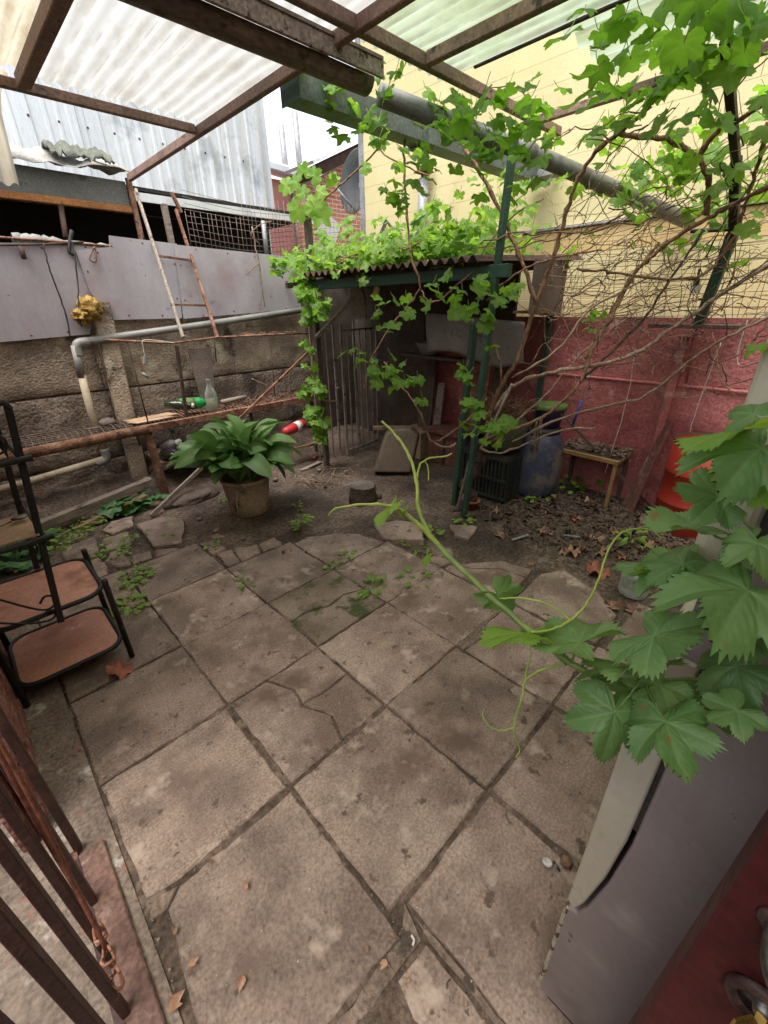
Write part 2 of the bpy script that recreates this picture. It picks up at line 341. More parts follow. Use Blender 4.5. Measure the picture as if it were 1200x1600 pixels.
M['yellow'] = mk('yellow_siding', [(.62,.535,.285),(.67,.585,.33)], 1.2, .7, .08, 30, spots=[((.54,.45,.235), 1.6, .57, .2)], fine=.06, var=.025)
M['orange'] = mk('orange_band', [(.60,.43,.19),(.66,.49,.24)], 1.5, .75, .08, 40, fine=.1)
M['zinc'] = mk('white_zinc', [(.56,.595,.635),(.66,.695,.73)], 1.3, .5, .04, 30, stretch=(1,1,.25), metallic=.25, spots=[((.40,.43,.465), 2.2, .56, .12)], fine=.08)
M['pinkwall'] = mk('pink_wall', [(.55,.27,.245),(.62,.32,.29)], 1, .85, .1, 20, fine=.1)
M['black'] = mk('flat_black', [(.010,.009,.009),(.02,.018,.016)], 3, .95, .2, 30)  # near-black for the lean-to walls, metal shed frame and crate shell
M['fascia'] = mk('grey_fascia', [(.13,.135,.125),(.18,.185,.17)], 3, .8, .2, 40, spots=[((.08,.08,.072), 6, .6)], fine=.3)
M['orangewood'] = mk('orange_lath', [(.30,.115,.035),(.42,.18,.06)], 5, .8, .2, 50, spots=[((.12,.055,.03), 7, .58)], fine=.3)
M['plastic'] = mk('dirty_white_plastic', [(.30,.285,.26),(.42,.405,.375)], 6, .5, .3, 30, spots=[((.2,.18,.15), 6, .6, .1)], fine=.2)
M['cloth'] = mk('grey_green_cloth', [(.10,.11,.09),(.15,.16,.13)], 8, .9, .3, 60)
M['yellowrag'] = mk('yellow_foam', [(.33,.20,.045),(.47,.31,.09)], 18, .95, .8, 70, fine=.4)
M['wire'] = mk('wire', [(.16,.12,.10),(.26,.20,.165)], 9, .6, 0, metallic=.3)
M['cable'] = mk('cable', [(.03,.028,.03)], 9, .6, 0)
M['whitecord'] = mk('white_cord', [(.5,.46,.40),(.6,.56,.5)], 9, .7, 0)
M['bark'] = mk('vine_bark', [(.22,.115,.07),(.36,.205,.13)], 20, .9, .8, 90, stretch=(1,1,.3), spots=[((.09,.055,.04), 20, .58)], fine=.4, var=.25)
M['barkdark'] = mk('old_bark', [(.07,.05,.04),(.13,.095,.075)], 16, .95, .6, 60, fine=.5, var=.2)
M['barkgrey'] = mk('grey_cane', [(.25,.17,.12),(.37,.27,.20)], 20, .9, .3, 90, fine=.4, var=.2)
M['shoot'] = mk('green_shoot', [(.23,.32,.055),(.33,.40,.09)], 18, .5, .08, 90, fine=.15)
M['shootdark'] = mk('shoot_base', [(.12,.20,.045),(.20,.27,.07)], 18, .5, .08, 90, fine=.15)
M['fridge'] = mk('cream_enamel', [(.46,.43,.34),(.50,.47,.38)], 3, .35, .02, 30, spots=[((.35,.30,.22), 7, .64, .12)], fine=.05, coat=.2)
M['fridgeside'] = mk('grey_enamel', [(.25,.212,.208),(.30,.26,.254)], 2.5, .42, .03, 30, spots=[((.07,.052,.042), 22, .66, .03), ((.19,.155,.145), 3, .55, .2), ((.36,.32,.30), 5, .58, .15)], fine=.06)
M['rubber'] = mk('dark_gasket', [(.025,.022,.02),(.05,.04,.035)], 20, .7, .1)
M['doorred'] = mk('oxblood_door', [(.062,.011,.012),(.088,.017,.017)], 8, .5, .10, 60, spots=[((.028,.005,.006), 12, .56, .08), ((.085,.03,.028), 30, .66, .03)], fine=.2, spec=.22)
M['brass'] = mk('brass', [(.50,.32,.09),(.62,.43,.16)], 20, .35, .05, metallic=.9)
M['steel'] = mk('worn_steel', [(.10,.095,.09),(.2,.19,.18)], 30, .35, .1, metallic=.85)
M['bronze'] = mk('painted_ring', [(.035,.017,.015),(.065,.034,.028)], 40, .5, .2, 90)
M['barred'] = mk('oxide_red_bars', [(.045,.02,.018),(.08,.037,.032)], 9, .6, .2, 90, spots=[((.19,.09,.06), 18, .62), ((.03,.018,.016), 7, .6, .1)], fine=.3)
M['ledge'] = mk('oxide_ledge', [(.15,.085,.07),(.22,.13,.105)], 6, .85, .35, 70, spots=[((.28,.21,.17), 8, .6, .08), ((.30,.13,.05), 12, .66)], fine=.4)
M['brickpink'] = mk('pink_flaking_brick', [(.27,.11,.09),(.38,.18,.15)], 9, .95, .9, 40, spots=[((.52,.30,.26), 12, .56, .08), ((.12,.06,.05), 10, .62)], fine=.45)
M['barrel'] = mk('faded_blue_barrel', [(.065,.075,.13),(.095,.105,.16)], 3, .6, .1, 40, spots=[((.19,.16,.14), 5.0, .49, .12), ((.045,.05,.085), 9, .56, .1)], fine=.2)
M['purple'] = mk('purple_bucket', [(.06,.035,.13),(.085,.05,.17)], 4, .5, .05)
M['greenlid'] = mk('green_lid', [(.07,.13,.03),(.11,.18,.05)], 6, .6, .1)
M['blue'] = mk('blue_plastic', [(.03,.07,.30)], 5, .5, 0)
M['drum'] = mk('red_drum', [(.36,.035,.022),(.43,.05,.03)], 3, .45, .05, 40, spots=[((.22,.03,.022), 4, .62, .12)], fine=.12)
M['litter'] = mk('leaf_litter', [(.045,.033,.026),(.085,.063,.052),(.13,.10,.082)], 7, .95, 1, 45, fine=.6, fscale=60)
M['deadleaf'] = mk('dead_leaf', [(.25,.14,.09),(.37,.225,.155)], 16, .9, .3, 70, var=.3, fine=.3)
M['deadleafred'] = mk('red_dead_leaf', [(.29,.095,.06),(.38,.15,.10)], 16, .85, .3, 70, var=.2, fine=.3)
M['deadleafgrey'] = mk('grey_dead_leaf', [(.095,.062,.046),(.19,.128,.095)], 16, .95, .3, 70, var=.45, fine=.3)
M['stone'] = mk('pebble', [(.16,.135,.115),(.26,.225,.195)], 12, .9, .2, 60, var=.3)
M['ash'] = mk('dish_grey', [(.06,.065,.07),(.085,.09,.095)], 3, .5, .03)
M['vent'] = mk('grey_flue', [(.26,.27,.29),(.34,.35,.37)], 7, .5, .05, metallic=.3, spots=[((.44,.42,.38), 14, .62)])
M['cream'] = mk('cream_plastic', [(.14,.105,.08),(.19,.145,.11)], 4, .6, .1, 40, spots=[((.12,.085,.06), 5, .6, .12)], fine=.2)
M['awning'] = mk('grey_sheet', [(.22,.215,.205),(.30,.292,.28)], 3, .6, .1, 30, spots=[((.09,.075,.065), 4, .6, .12)], fine=.2)
M['purpleboard'] = mk('mauve_board', [(.10,.075,.085),(.14,.105,.115)], 4, .7, .1, 30, fine=.2)
M['moss'] = mk('moss', [(.03,.045,.015),(.06,.08,.025)], 14, 1, .8, 60)
M['stump'] = mk('stump_rubber', [(.13,.105,.09),(.22,.18,.155)], 9, .9, .5, 60, fine=.4)
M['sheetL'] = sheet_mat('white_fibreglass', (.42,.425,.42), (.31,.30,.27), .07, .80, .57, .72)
M['sheetOld'] = sheet_mat('yellowed_fibreglass', (.48,.44,.35), (.33,.27,.18), .05, .75, .56, -.5)
M['sheetG'] = sheet_mat('greenish_fibreglass', (.50,.60,.50), (.34,.42,.27), .38, .70, .56, 1.66)
M['glass'] = glass_mat('clear_glass', (.60,.64,.60), .1, .16)
M['glassdark'] = glass_mat('brown_green_glass', (.04,.05,.03), .1, .75)
M['glasswhite'] = glass_mat('frosted_bottle', (.55,.56,.55), .2, .6)
M['petgreen'] = glass_mat('green_bottle_plastic', (.02,.36,.09), .15, .7)
M['liquid'] = mk('pale_liquid', [(.30,.29,.20)], 3, .3, 0)
M['violet'] = mk('violet_label', [(.10,.06,.16)], 3, .5, 0)
M['redplastic'] = mk('red_plastic', [(.42,.03,.035)], 3, .4, 0)
M['white'] = mk('white_print', [(.65,.63,.6)], 3, .6, 0)
M['grape'] = leaf_mat('grape_leaf', (.07,.18,.02), (.17,.33,.045), (.36,.66,.05), tf=.5)
M['ivy'] = leaf_mat('bright_vine_leaf', (.10,.235,.03), (.25,.42,.065), (.44,.72,.08), tf=.48)
M['grapebig'] = leaf_mat('large_grape_leaf', (.06,.15,.05), (.20,.32,.10), (.30,.55,.06), vein=(.24,.38,.16), rough=.42, tf=.28, veinf=.45)
M['strap'] = leaf_mat('strap_leaf', (.055,.155,.04), (.19,.34,.10), (.22,.42,.08), vein=(.22,.36,.14), rough=.33, tf=.22, veinf=.6)
M['weed'] = leaf_mat('weed_leaf', (.12,.25,.035), (.22,.38,.07), (.4,.6,.08), tf=.35)
M['weeddark'] = leaf_mat('mallow_leaf', (.04,.13,.045), (.08,.20,.07), (.10,.25,.05), tf=.25)

# ================================================================== SETTING
def gh(x, y):
    """height of the trodden soil"""
    n = noise.noise((x*1.7, y*1.7, 0))*.022+noise.noise((x*6, y*6, 3))*.010+noise.noise((x*19, y*19, 5))*.004
    pav = 1 if (x < 2.5 and y < 2.6 and x+y < 4.05) or (x < 1.0 and y < 3.1) else 0
    return -.022+n*.3 if pav else -.012+n
mb = MB()
xs = [-40, -12, -4]+[-1.5+i*.04 for i in range(int(6.0/.04)+1)]+[6, 12, 60]
ys = [-40, -12, -4]+[-1.2+i*.04 for i in range(int(6.4/.04)+1)]+[6.5, 12, 60]
vs = [(x, y, gh(x, y) if -2 < x < 4.6 and -2 < y < 5.3 else -.02) for y in ys for x in xs]
nx = len(xs)
mb.add(vs, [(j*nx+i, j*nx+i+1, (j+1)*nx+i+1, (j+1)*nx+i) for j in range(len(ys)-1) for i in range(nx-1)], True)
struct(mb.build('ground', M['soil']))

# --- paving: every slab is its own piece
paving = struct(MB().grid(lambda u, v: (-.14+u*2.09, -.6+v*2.58, -.007+.003*noise.noise((u*9, v*11, 1))), 24, 28).build('paving', M['mortar']))
def slab(poly, z=0, mat='slab', th=.05, jit=.0042, seed=None, tilt=(0,0), ch=.005):
    r = random.Random(seed if seed is not None else hash(tuple(poly)) & 0xffff)
    cx = sum(p[0] for p in poly)/len(poly); cy = sum(p[1] for p in poly)/len(poly)
    pts = []
    for i, p in enumerate(poly):
        q = poly[(i+1) % len(poly)]; L = math.hypot(q[0]-p[0], q[1]-p[1]); k = max(1, int(L/.045))
        for s in range(k):
            t = s/k; j = jit*(.4 if s == 0 else 1)
            pts.append((p[0]+(q[0]-p[0])*t+r.uniform(-j, j), p[1]+(q[1]-p[1])*t+r.uniform(-j, j)))
    n = len(pts)
    def h(x, y): return z+tilt[0]*(x-cx)+tilt[1]*(y-cy)
    def inset(p, d):
        vx, vy = cx-p[0], cy-p[1]; L = math.hypot(vx, vy) or 1
        return (p[0]+vx/L*d, p[1]+vy/L*d)
    low = [(x, y, h(x, y)-th) for x, y in pts]
    mid = [(x, y, h(x, y)-ch*r.uniform(.5, 1.6)) for x, y in pts]
    top = [(*q, h(*q)) for q in (inset(p, ch*r.uniform(.8, 2.0)) for p in pts)]
    f = [(i, (i+1) % n, n+(i+1) % n, n+i) for i in range(n)]+[(n+i, n+(i+1) % n, 2*n+(i+1) % n, 2*n+i) for i in range(n)]
    wr = r.uniform(.15, .9)
    ins = min(.07, .35*min(math.hypot(p[0]-cx, p[1]-cy) for p in pts))
    inn = [(*q, h(*q)) for q in (inset(p, ins*r.uniform(.7, 1.3)) for p in pts)]
    f += [(2*n+i, 2*n+(i+1) % n, 3*n+(i+1) % n, 3*n+i) for i in range(n)]+[tuple(range(3*n, 4*n))]
    m = MB(); m.add(low+mid+top+inn, f)
    o = m.build('slab', M[mat], paving)
    at = o.data.attributes.new('wear', 'FLOAT', 'POINT'); at.data.foreach_set('value', [.3]*n+[r.uniform(.5,1)*(1 if r.random() < .8 else .2)*wr for i in range(2*n)]+[0.0]*n)
    return o
g = .0035
def cell(x0, x1, y0, y1, **k):
    return slab([(x0+g, y0+g), (x1-g, y0+g), (x1-g, y1-g), (x0+g, y1-g)], **k)
CX = [-.1, .41, .91, 1.42, 1.93, 2.44]; CY = [-.09, .43, .95, 1.46, 1.97, 2.5, 3.0]
rs = random.Random(3)
def tl(): return (rs.uniform(-.014,.014), rs.uniform(-.014,.014))
# near slabs, laid a little out of line
slab([(-.085,.975),(.0,.955),(.395,.962),(.395,1.445),(-.095,1.45)], tilt=tl())
slab([(-.10,.39),(.395,.38),(.40,.935),(-.0,.935),(-.05,.90)], tilt=tl(), z=-.002)
slab([(-.13,-.45),(.435,-.42),(.44,.32),(-.12,.335)], tilt=tl(), z=-.003)
slab([(.475,-.45),(.905,-.45),(.905,.41),(.468,.412)], tilt=tl(), z=-.002)
cell(.925, 1.42, -.09, .42, tilt=tl()); cell(1.43, 1.93, -.09, .43, tilt=tl()); cell(1.95, 2.45, -.1, .40, tilt=tl())
cell(.925, 1.42, -.6, -.10, tilt=tl()); cell(1.43, 1.93, -.6, -.10, tilt=tl())
cell(-.1,.41,1.46,1.97, tilt=tl()); cell(-.1,.41,1.98,2.5, tilt=tl()); cell(-.1,.40,2.51,3.0, tilt=tl())
cell(.41,.91,.43,.95, tilt=tl(), z=-.002)
# cracked slab: three pieces
slab([(.42,.96),(.66,.96),(.70,1.08),(.64,1.21),(.66,1.32),(.60,1.45),(.42,1.45)], tilt=tl())
slab([(.668,.96),(.90,.96),(.90,1.21),(.79,1.20),(.655,1.215),(.71,1.08)], tilt=tl(), z=-.001)
slab([(.90,1.218),(.90,1.45),(.61,1.45),(.668,1.32),(.655,1.225),(.79,1.208)], tilt=tl(), z=.001)
cell(.41,.91,1.46,1.97, tilt=tl()); cell(.41,.91,1.97,2.5, tilt=tl()); cell(.41,.91,2.5,3.0, tilt=tl())
cell(.91,1.42,.43,.95, tilt=tl()); cell(.91,1.42,.95,1.46, tilt=tl())
# mossy cracked slab
slab([(.92,1.47),(1.41,1.47),(1.41,1.66),(1.28,1.70),(1.16,1.68),(1.02,1.73),(.92,1.71)], mat='slab_moss', tilt=tl())
slab([(.92,1.718),(1.02,1.738),(1.16,1.688),(1.28,1.708),(1.41,1.668),(1.41,1.96),(.92,1.96)], mat='slab_moss', tilt=tl(), z=.002)
cell(.91,1.42,1.97,2.5, tilt=tl())
slab([(1.43,.44),(1.92,.44),(1.92,.93),(1.66,.93),(1.60,.88),(1.43,.90)], tilt=tl())
cell(1.42,1.93,.95,1.46, tilt=tl(), mat='slab'); cell(1.42,1.93,1.46,1.97, tilt=tl())
slab([(1.43,1.98),(1.90,1.98),(1.86,2.22),(1.74,2.36),(1.55,2.47),(1.43,2.46)], tilt=tl())
slab([(1.945,.45),(2.25,.45),(2.40,.62),(2.47,.86),(2.33,.95),(1.945,.93)], tilt=tl(), z=.002)
slab([(1.945,.97),(2.22,1.0),(2.20,1.17),(2.08,1.30),(2.0,1.44),(1.945,1.44)], tilt=tl())
slab([(2.235,1.0),(2.34,1.02),(2.30,1.22),(2.13,1.36),(2.03,1.42),(2.09,1.31),(2.21,1.18)], tilt=tl(), z=-.004)
# rough mortar fills where the slabs do not meet
for poly in ([(-.12,.345),(.435,.330),(.465,.42),(.40,.372),(-.1,.382)], [(.447,-.4),(.468,-.4),(.462,.40),(.448,.31)], [(-.10,.91),(-.055,.905),(-.005,.942),(-.08,.965)], [(1.60,.89),(1.66,.94),(1.92,.94),(1.92,.952),(1.43,.952),(1.43,.91)]):
    o = slab(poly, z=-.004, mat='mortarpatch', jit=.004, ch=.003); o.name = 'mortar_patch'
# broken edge pieces
for poly, z, t in [
    ([(1.93,2.01),(2.10,1.76),(2.30,1.93),(2.21,2.15),(2.05,2.24)], .022, (.03,-.05)),
    ([(2.35,1.66),(2.39,1.56),(2.60,1.62),(2.46,1.80)], .008, (0,.03)),
    ([(2.02,1.60),(2.13,1.50),(2.20,1.58),(2.10,1.70)], -.004, (0,0)),
    ([(1.96,1.48),(2.10,1.44),(2.02,1.60),(1.95,1.66)], 0, (0,0)),
    ([(.93,2.52),(1.02,2.52),(1.06,2.72),(.95,2.74)], 0, (0,0)),
    ([(1.03,2.52),(1.18,2.52),(1.22,2.64),(1.07,2.72)], .002, (0,0)),
    ([(1.20,2.52),(1.36,2.52),(1.38,2.66),(1.24,2.65)], -.003, (0,0)),
    ([(.93,2.76),(1.04,2.76),(1.02,2.96),(.93,2.98)], -.004, (0,0)),
    ([(1.04,2.98),(1.12,2.95),(1.10,3.10),(1.02,3.08)], -.006, (0,0)),
    ([(.66,3.15),(.83,3.05),(.99,3.42),(.88,3.58),(.68,3.60)], .03, (.02,.03)),
    ([(.48,3.03),(.60,3.02),(.62,3.14),(.50,3.16)], 0, (0,0)),
    ([(.63,3.02),(.80,3.02),(.76,3.06),(.65,3.13)], -.003, (0,0)),
    ([(.40,3.06),(.47,3.04),(.49,3.30),(.41,3.33),(.34,3.2)], .004, (0,0)),
    ([(.50,3.62),(.66,3.64),(.72,3.84),(.55,3.86),(.46,3.74)], .01, (0,0)),
    ([(.14,3.32),(.36,3.36),(.38,3.66),(.16,3.62)], .012, (0,.02)),
    ([(.12,3.02),(.32,3.02),(.35,3.18),(.33,3.32),(.13,3.28)], .002, (0,0)),
    ([(-.1,3.02),(.10,3.02),(.10,3.36),(-.1,3.4)], 0, (0,0)),
    ([(.40,3.36),(.56,3.34),(.60,3.58),(.42,3.60)], .002, (0,0))]:
    slab(poly, z=z, tilt=t, th=.05, jit=.009, ch=.008)

# worn concrete strip by the house and the floor beyond the bars
mb = MB(); mb.grid(lambda u, v: (-.262+u*.157, -.5+v*3.6, .000+.004*noise.noise((u*3, v*40, 2))), 5, 90)
struct(mb.build('concrete_strip', M['strip']))
mb = MB(); mb.grid(lambda u, v: (-2.2+u*1.955, -2+v*6.4, -.008+.003*noise.noise((u*9, v*9, 2))), 40, 50)
struct(mb.build('passage_floor', M['strip']))
mb = MB(); mb.prism((-.172,-.5,.004),(-.172,1.235,.004),.075,.03,ch=.004)
struct(mb.build('red_threshold', M['ledge'], bevel=0))

# --- leaf litter bed near the red wall (uncountable)
def leaf_quad(m, c, s, r, flat=.25):
    a = r.uniform(0, 6.283); u = V((math.cos(a), math.sin(a), r.uniform(-flat, flat))); w = V((-math.sin(a), math.cos(a), r.uniform(-flat, flat)))
    c = V(c); k = r.uniform(.5, .9)
    m.add([c-u*s, c-u*s*.2+w*s*k, c+u*s*.9, c-u*s*.1-w*s*k+V((0,0,s*r.uniform(-.1,.5)))], [(0,1,2,3)])
r = random.Random(11); mb = MB(); mb2 = MB()
for i in range(8200):
    x = r.uniform(2.45, 3.93); y = r.uniform(.25, 2.1)
    d = (x-2.55)+.55*(y-.9)
    if y > 1.2: d = (x-2.95)
    if d < r.uniform(0, .45): continue
    z = gh(x, y)+.003+.014*max(0, min(1, (x-2.8)/.8))*r.random()
    leaf_quad(mb if r.random() < .72 else mb2, (x, y, z), r.uniform(.008, .024), r)
lb = stuff(mb.build('leaf_litter', M['deadleafgrey'])); tag(lb, 'dark rotting leaf litter heaped in front of the red wall', 'leaf litter')
lb2 = stuff(mb2.build('twig_litter', M['litter'])); tag(lb2, 'black crumbled mulch mixed through the leaf litter by the red wall', 'mulch')
# fine grit on the soil and the paving joints (uncountable)
mb = MB(); r = random.Random(5)
for i in range(2600):
    x = r.uniform(-.1, 3.4); y = r.uniform(-.1, 4.4)
    s = r.uniform(.002, .006)*(1.5 if r.random() < .1 else 1)
    onslab = (x < 2.3 and y < 2.5 and x+y < 4.0)
    if onslab:
        if r.random() < .6:   # settle in a joint
            if r.random() < .5: x = r.choice(CX[:-1])+r.uniform(-.012,.012)
            else: y = r.choice(CY[:-1])+r.uniform(-.012,.012)
        z = .001
    else: z = gh(x, y)
    c = V((x, y, z+s*.3)); q = [c+V((r.uniform(-1,1)*s, r.uniform(-1,1)*s, r.uniform(-.4,1)*s)) for _ in range(4)]
    mb.add(q, [(0,1,2),(0,2,3),(0,3,1),(1,3,2)])
tag(stuff(mb.build('grit', M['stone'])), 'pale grit scattered over the bare soil and in the paving joints', 'grit')

# ================================================================== BUILDINGS AROUND
# --- yellow house behind the red wall
yh = thing('yellow_house', 'pale yellow house with block-patterned wall and orange band above the red wall', 'house', (4.3,2.4,0))
MB().box((4.335,-4,0),(6.5,4.72,5.4)).build('wall', M['yellow'], yh)
rb = random.Random(2)
z = 1.30; k = 0
bm_low = None
while z < 1.96:
    MB().prism((4.315+rb.uniform(-.003,.003),-3.2,z+.0375),(4.315,4.70,z+.0375),.03,.0775,ch=.003).build('board', M['yellow'], yh); z += .079
MB().prism((4.312,-3.2,2.075),(4.312,4.70,2.075),.03,.19,ch=.004).build('band', M['orange'], yh)
MB().prism((4.300,-3.2,2.182),(4.300,4.72,2.182),.06,.016,ch=.003).build('flashing', M['vent'], yh)
z = 2.20; row = 0
while z < 4.6:
    y = 4.715-(row % 2)*.9
    segs = [4.715]
    while y > -3.2:
        y -= 1.9
        segs.append(max(y, -3.2))
    if row < 12:
        for a, b in zip(segs[:-1], segs[1:]):
            if a-b > .05:
                MB().prism((4.318+rb.uniform(-.001,.001),b+.0015,z+.082),(4.318,a-.0015,z+.082),.03,.167,ch=.0015).build('block', M['yellow'], yh)
    else:
        MB().prism((4.318,-3.2,z+.082),(4.318,4.715,z+.082),.03,.167,ch=.0015).build('block', M['yellow'], yh)
    z += .168; row += 1
MB().prism((4.30,4.735,1.3),(4.30,4.735,5.0),.07,.03).build('corner_trim', M['vent'], yh)
# flue on the yellow wall
fl = thing('flue_pipe', 'grey metal flue with rusty cap on the yellow wall', 'flue', (4.2,3.65,2.3))
MB().tube([(4.20,3.70,1.95),(4.20,3.66,2.78)], .052, 12).build('pipe', M['vent'], fl)
MB().tube([(4.20,3.66,2.76),(4.20,3.66,2.84)], .03, 8).build('collar', M['rustdark'], fl)
MB().lathe([(.115,0),(.06,.035),(.0,.075)], (4.20,3.66,2.83), n=4).build('cap', M['rust'], fl)
MB().prism((4.22,3.66,2.5),(4.31,3.66,2.5),.02,.02).build('bracket', M['vent'], fl)
# lamp housing under the pipe
fb = thing('flood_light', 'grey flood light housing fixed below the thick pipe', 'light', (4.1, 2.207, 2.576))
MB().box(tuple(V((4.1, 2.207, 2.576))-V((.07,.10,.04))), tuple(V((4.1, 2.207, 2.576))+V((.07,.10,.045))), ch=.015).build('housing', M['pvc'], fb)
MB().prism(tuple(V((4.1, 2.207, 2.576))+V((.07,0,0))), tuple(V((4.1, 2.207, 2.576))+V((.20,0,.02))), .03,.03).build('arm', M['vent'], fb)

# --- brick gable, dish, pink house, poles far behind
m, n, l = new_mat('old_red_brick')
geo = n.new('ShaderNodeNewGeometry'); sp = n.new('ShaderNodeSeparateXYZ'); cb = n.new('ShaderNodeCombineXYZ')
l.new(geo.outputs['Position'], sp.inputs[0]); l.new(sp.outputs['X'], cb.inputs['X']); l.new(sp.outputs['Z'], cb.inputs['Y'])
bt = n.new('ShaderNodeTexBrick'); bt.inputs['Scale'].default_value = 1; bt.inputs['Brick Width'].default_value = .21; bt.inputs['Row Height'].default_value = .075
bt.inputs['Mortar Size'].default_value = .009; bt.inputs['Color1'].default_value = (.36,.11,.06,1); bt.inputs['Color2'].default_value = (.52,.20,.12,1); bt.inputs['Mortar'].default_value = (.5,.45,.4,1)
l.new(cb.outputs[0], bt.inputs['Vector'])
nz = n.new('ShaderNodeTexNoise'); nz.inputs['Scale'].default_value = 1.4; nz.inputs['Detail'].default_value = 6; l.new(geo.outputs['Position'], nz.inputs['Vector'])
rp = n.new('ShaderNodeMapRange'); rp.inputs[1].default_value = .54; rp.inputs[2].default_value = .60; l.new(nz.outputs['Fac'], rp.inputs[0])
mxx = n.new('ShaderNodeMix'); mxx.data_type = 'RGBA'; mxx.inputs[7].default_value = (.52,.44,.38,1); l.new(rp.outputs[0], mxx.inputs['Factor']); l.new(bt.outputs['Color'], mxx.inputs[6])
pb = n.new('ShaderNodeBsdfPrincipled'); pb.inputs['Roughness'].default_value = .9; l.new(mxx.outputs[2], pb.inputs['Base Color'])
bpn = n.new('ShaderNodeBump'); bpn.inputs['Strength'].default_value = .6; l.new(bt.outputs['Fac'], bpn.inputs['Height']); bpn.invert = True; l.new(bpn.outputs['Normal'], pb.inputs['Normal'])
o_ = n.new('ShaderNodeOutputMaterial'); l.new(pb.outputs[0], o_.inputs['Surface']); M['brick'] = m
bh = thing('brick_house', 'old red brick gable wall with dark sloping eave beyond the yellow house', 'house', (7.2,8.2,0))
a = V((6.013, 8.2, 3.883)); b = V((8.9, 8.2, 5.176))
mb = MB(); mb.add([(a.x-.2,8.2,0),(b.x,8.2,0),(b.x,8.2,b.z-.06),(a.x-.2,8.2,a.z-.30),(a.x-.2,8.35,0),(b.x,8.35,0),(b.x,8.35,b.z-.06),(a.x-.2,8.35,a.z-.30)],
   [(0,1,2,3),(5,4,7,6),(4,0,3,7),(1,5,6,2),(3,2,6,7)]); mb.build('wall', M['brick'], bh)
MB().prism((a.x-.25,8.05,a.z-.16),(b.x+.2,8.05,b.z+.05),.5,.16).build('eave', M['rustdark'], bh)
MB().prism((a.x-.3,8.0,a.z-.02),(b.x+.2,8.0,b.z+.19),.9,.05).build('roof', M['zinc'], bh)
q = V((6.228, 8.15, 3.118)); MB().prism(q, V(q)+V((.42,0,-.22)), .04,.42).build('plaster_patch', M['white'], bh)
ph = thing('pink_house', 'pink rendered house with a pale gutter, seen between metal shed and brick gable', 'house', (5.5,9.4,0))
a = V((5.682, 9.4, 4.174)); b = V((6.736, 9.4, 4.027))
MB().box((a.x-2,9.4,0),(b.x+.3,11.5,b.z-.05)).build('wall', M['pinkwall'], ph)
MB().prism((a.x-2,9.3,a.z+.08),(b.x+.5,9.3,b.z+.02),.35,.16,ch=.03).build('gutter', M['zinc'], ph)
MB().tube([(b.x-.25,9.33,b.z),(b.x-.22,9.33,1.5)], .06, 8).build('downpipe', M['vent'], ph)
for (px0, lab) in (((6.728, 9.9, 4.347), 'shorter of the two bare grey poles above the pink house'), ((7.113, 9.9, 4.45), 'taller of the two bare grey poles above the pink house')):
    hgt = .72 if 'shorter' in lab else .92
    tag(MB().tube([V(px0)-V((0,0,.8)), V(px0)+V((-.03,0,hgt))], .07, 8).build('grey_pole', M['vent']), lab, 'pole', 'bare poles over the roofs')
ds = thing('satellite_dish', 'dark grey satellite dish mounted at the corner of the yellow house', 'dish', (4.519, 5.05, 3.013))
c = V((4.486, 5.05, 3.008)); nrm = V((-.93,.10,.10)).normalized()
mb = MB(); mb.lathe([(0,.10),(.12,.085),(.24,.04),(.33,-.02),(.345,-.03),(.335,-.035),(.24,.02),(.0,.08)], c, -nrm, 28); mb.build('reflector', M['ash'], ds)
MB().tube([c-nrm*.05, c-nrm*.22+V((.12,0,-.1)), V((4.32,4.80,c.z-.1))], .02, 8).build('mount', M['vent'], ds)
MB().tube([c-nrm*.0+V((0,0,-.33)), c+nrm*.32+V((0,0,-.12))], .012, 6).build('feed_arm', M['vent'], ds)
# triangular yellow and grey sign board
sg = thing('painted_sign', 'grey pointed board with yellow paint marks rising from the vine leaves', 'sign', (4.1, 4.128, 2.161))
a, b, c = V((4.1, 4.336, 2.178)), V((4.1, 3.84, 2.138)), V((4.1, 4.132, 2.474))
MB().add([a, b, V((4.1, 3.94, 2.313)), c, V((4.1, 4.253, 2.326))], [(0,1,2,3,4)]).build('board', M['ash'], sg, solid=.02)
mb = MB()
mb.add([V((4.07, 4.27, 2.197)),V((4.07, 4.105, 2.333)),V((4.07, 4.064, 2.286)),V((4.07, 4.183, 2.17))],[(0,1,2,3)])
mb.add([V((4.07, 4.083, 2.417)),V((4.07, 4.012, 2.336)),V((4.07, 4.064, 2.311)),V((4.07, 4.115, 2.371))],[(0,1,2,3)])
mb.add([V((4.07, 4.002, 2.268)),V((4.07, 3.941, 2.299)),V((4.07, 3.862, 2.163)),V((4.07, 3.932, 2.156))],[(0,1,2,3)])
mb.build('paint_mark', mk('yellow_paint', [(.65,.48,.05)], 3, .6, 0), sg, solid=.004)

# --- white corrugated metal building beyond the left wall
wb = thing('metal_shed', 'tall white corrugated metal building behind the left wall', 'building', (2,6.5,0))
def corr(x0, x1, prof_pitch, y, z0, z1):
    m = MB(); x = x0; pr = []
    while x < x1:
        pr += [(x,0),(x+.085,0),(x+.10,-.010),(x+.125,-.010),(x+.14,0),(x+.20,0),(x+.215,-.010),(x+.24,-.010),(x+.255,0),(x+.33,0),(x+.35,-.035),(x+.385,-.035),(x+.405,0)]
        x += .42
    vs = [(px_, y+dy, z0) for px_, dy in pr]+[(px_, y+dy, z1) for px_, dy in pr]; k = len(pr)
    m.add(vs, [(i, i+1, k+i+1, k+i) for i in range(k-1)]); return m
for i in range(3):
    corr(-3.0+i*2.32, -3.0+(i+1)*2.32-.03, .42, 6.5-.004*i, 2.66, 6.2).build('sheet', M['zinc'], wb)
MB().box((-3,6.53,0),(3.93,9,6.1)).build('frame', M['black'], wb)
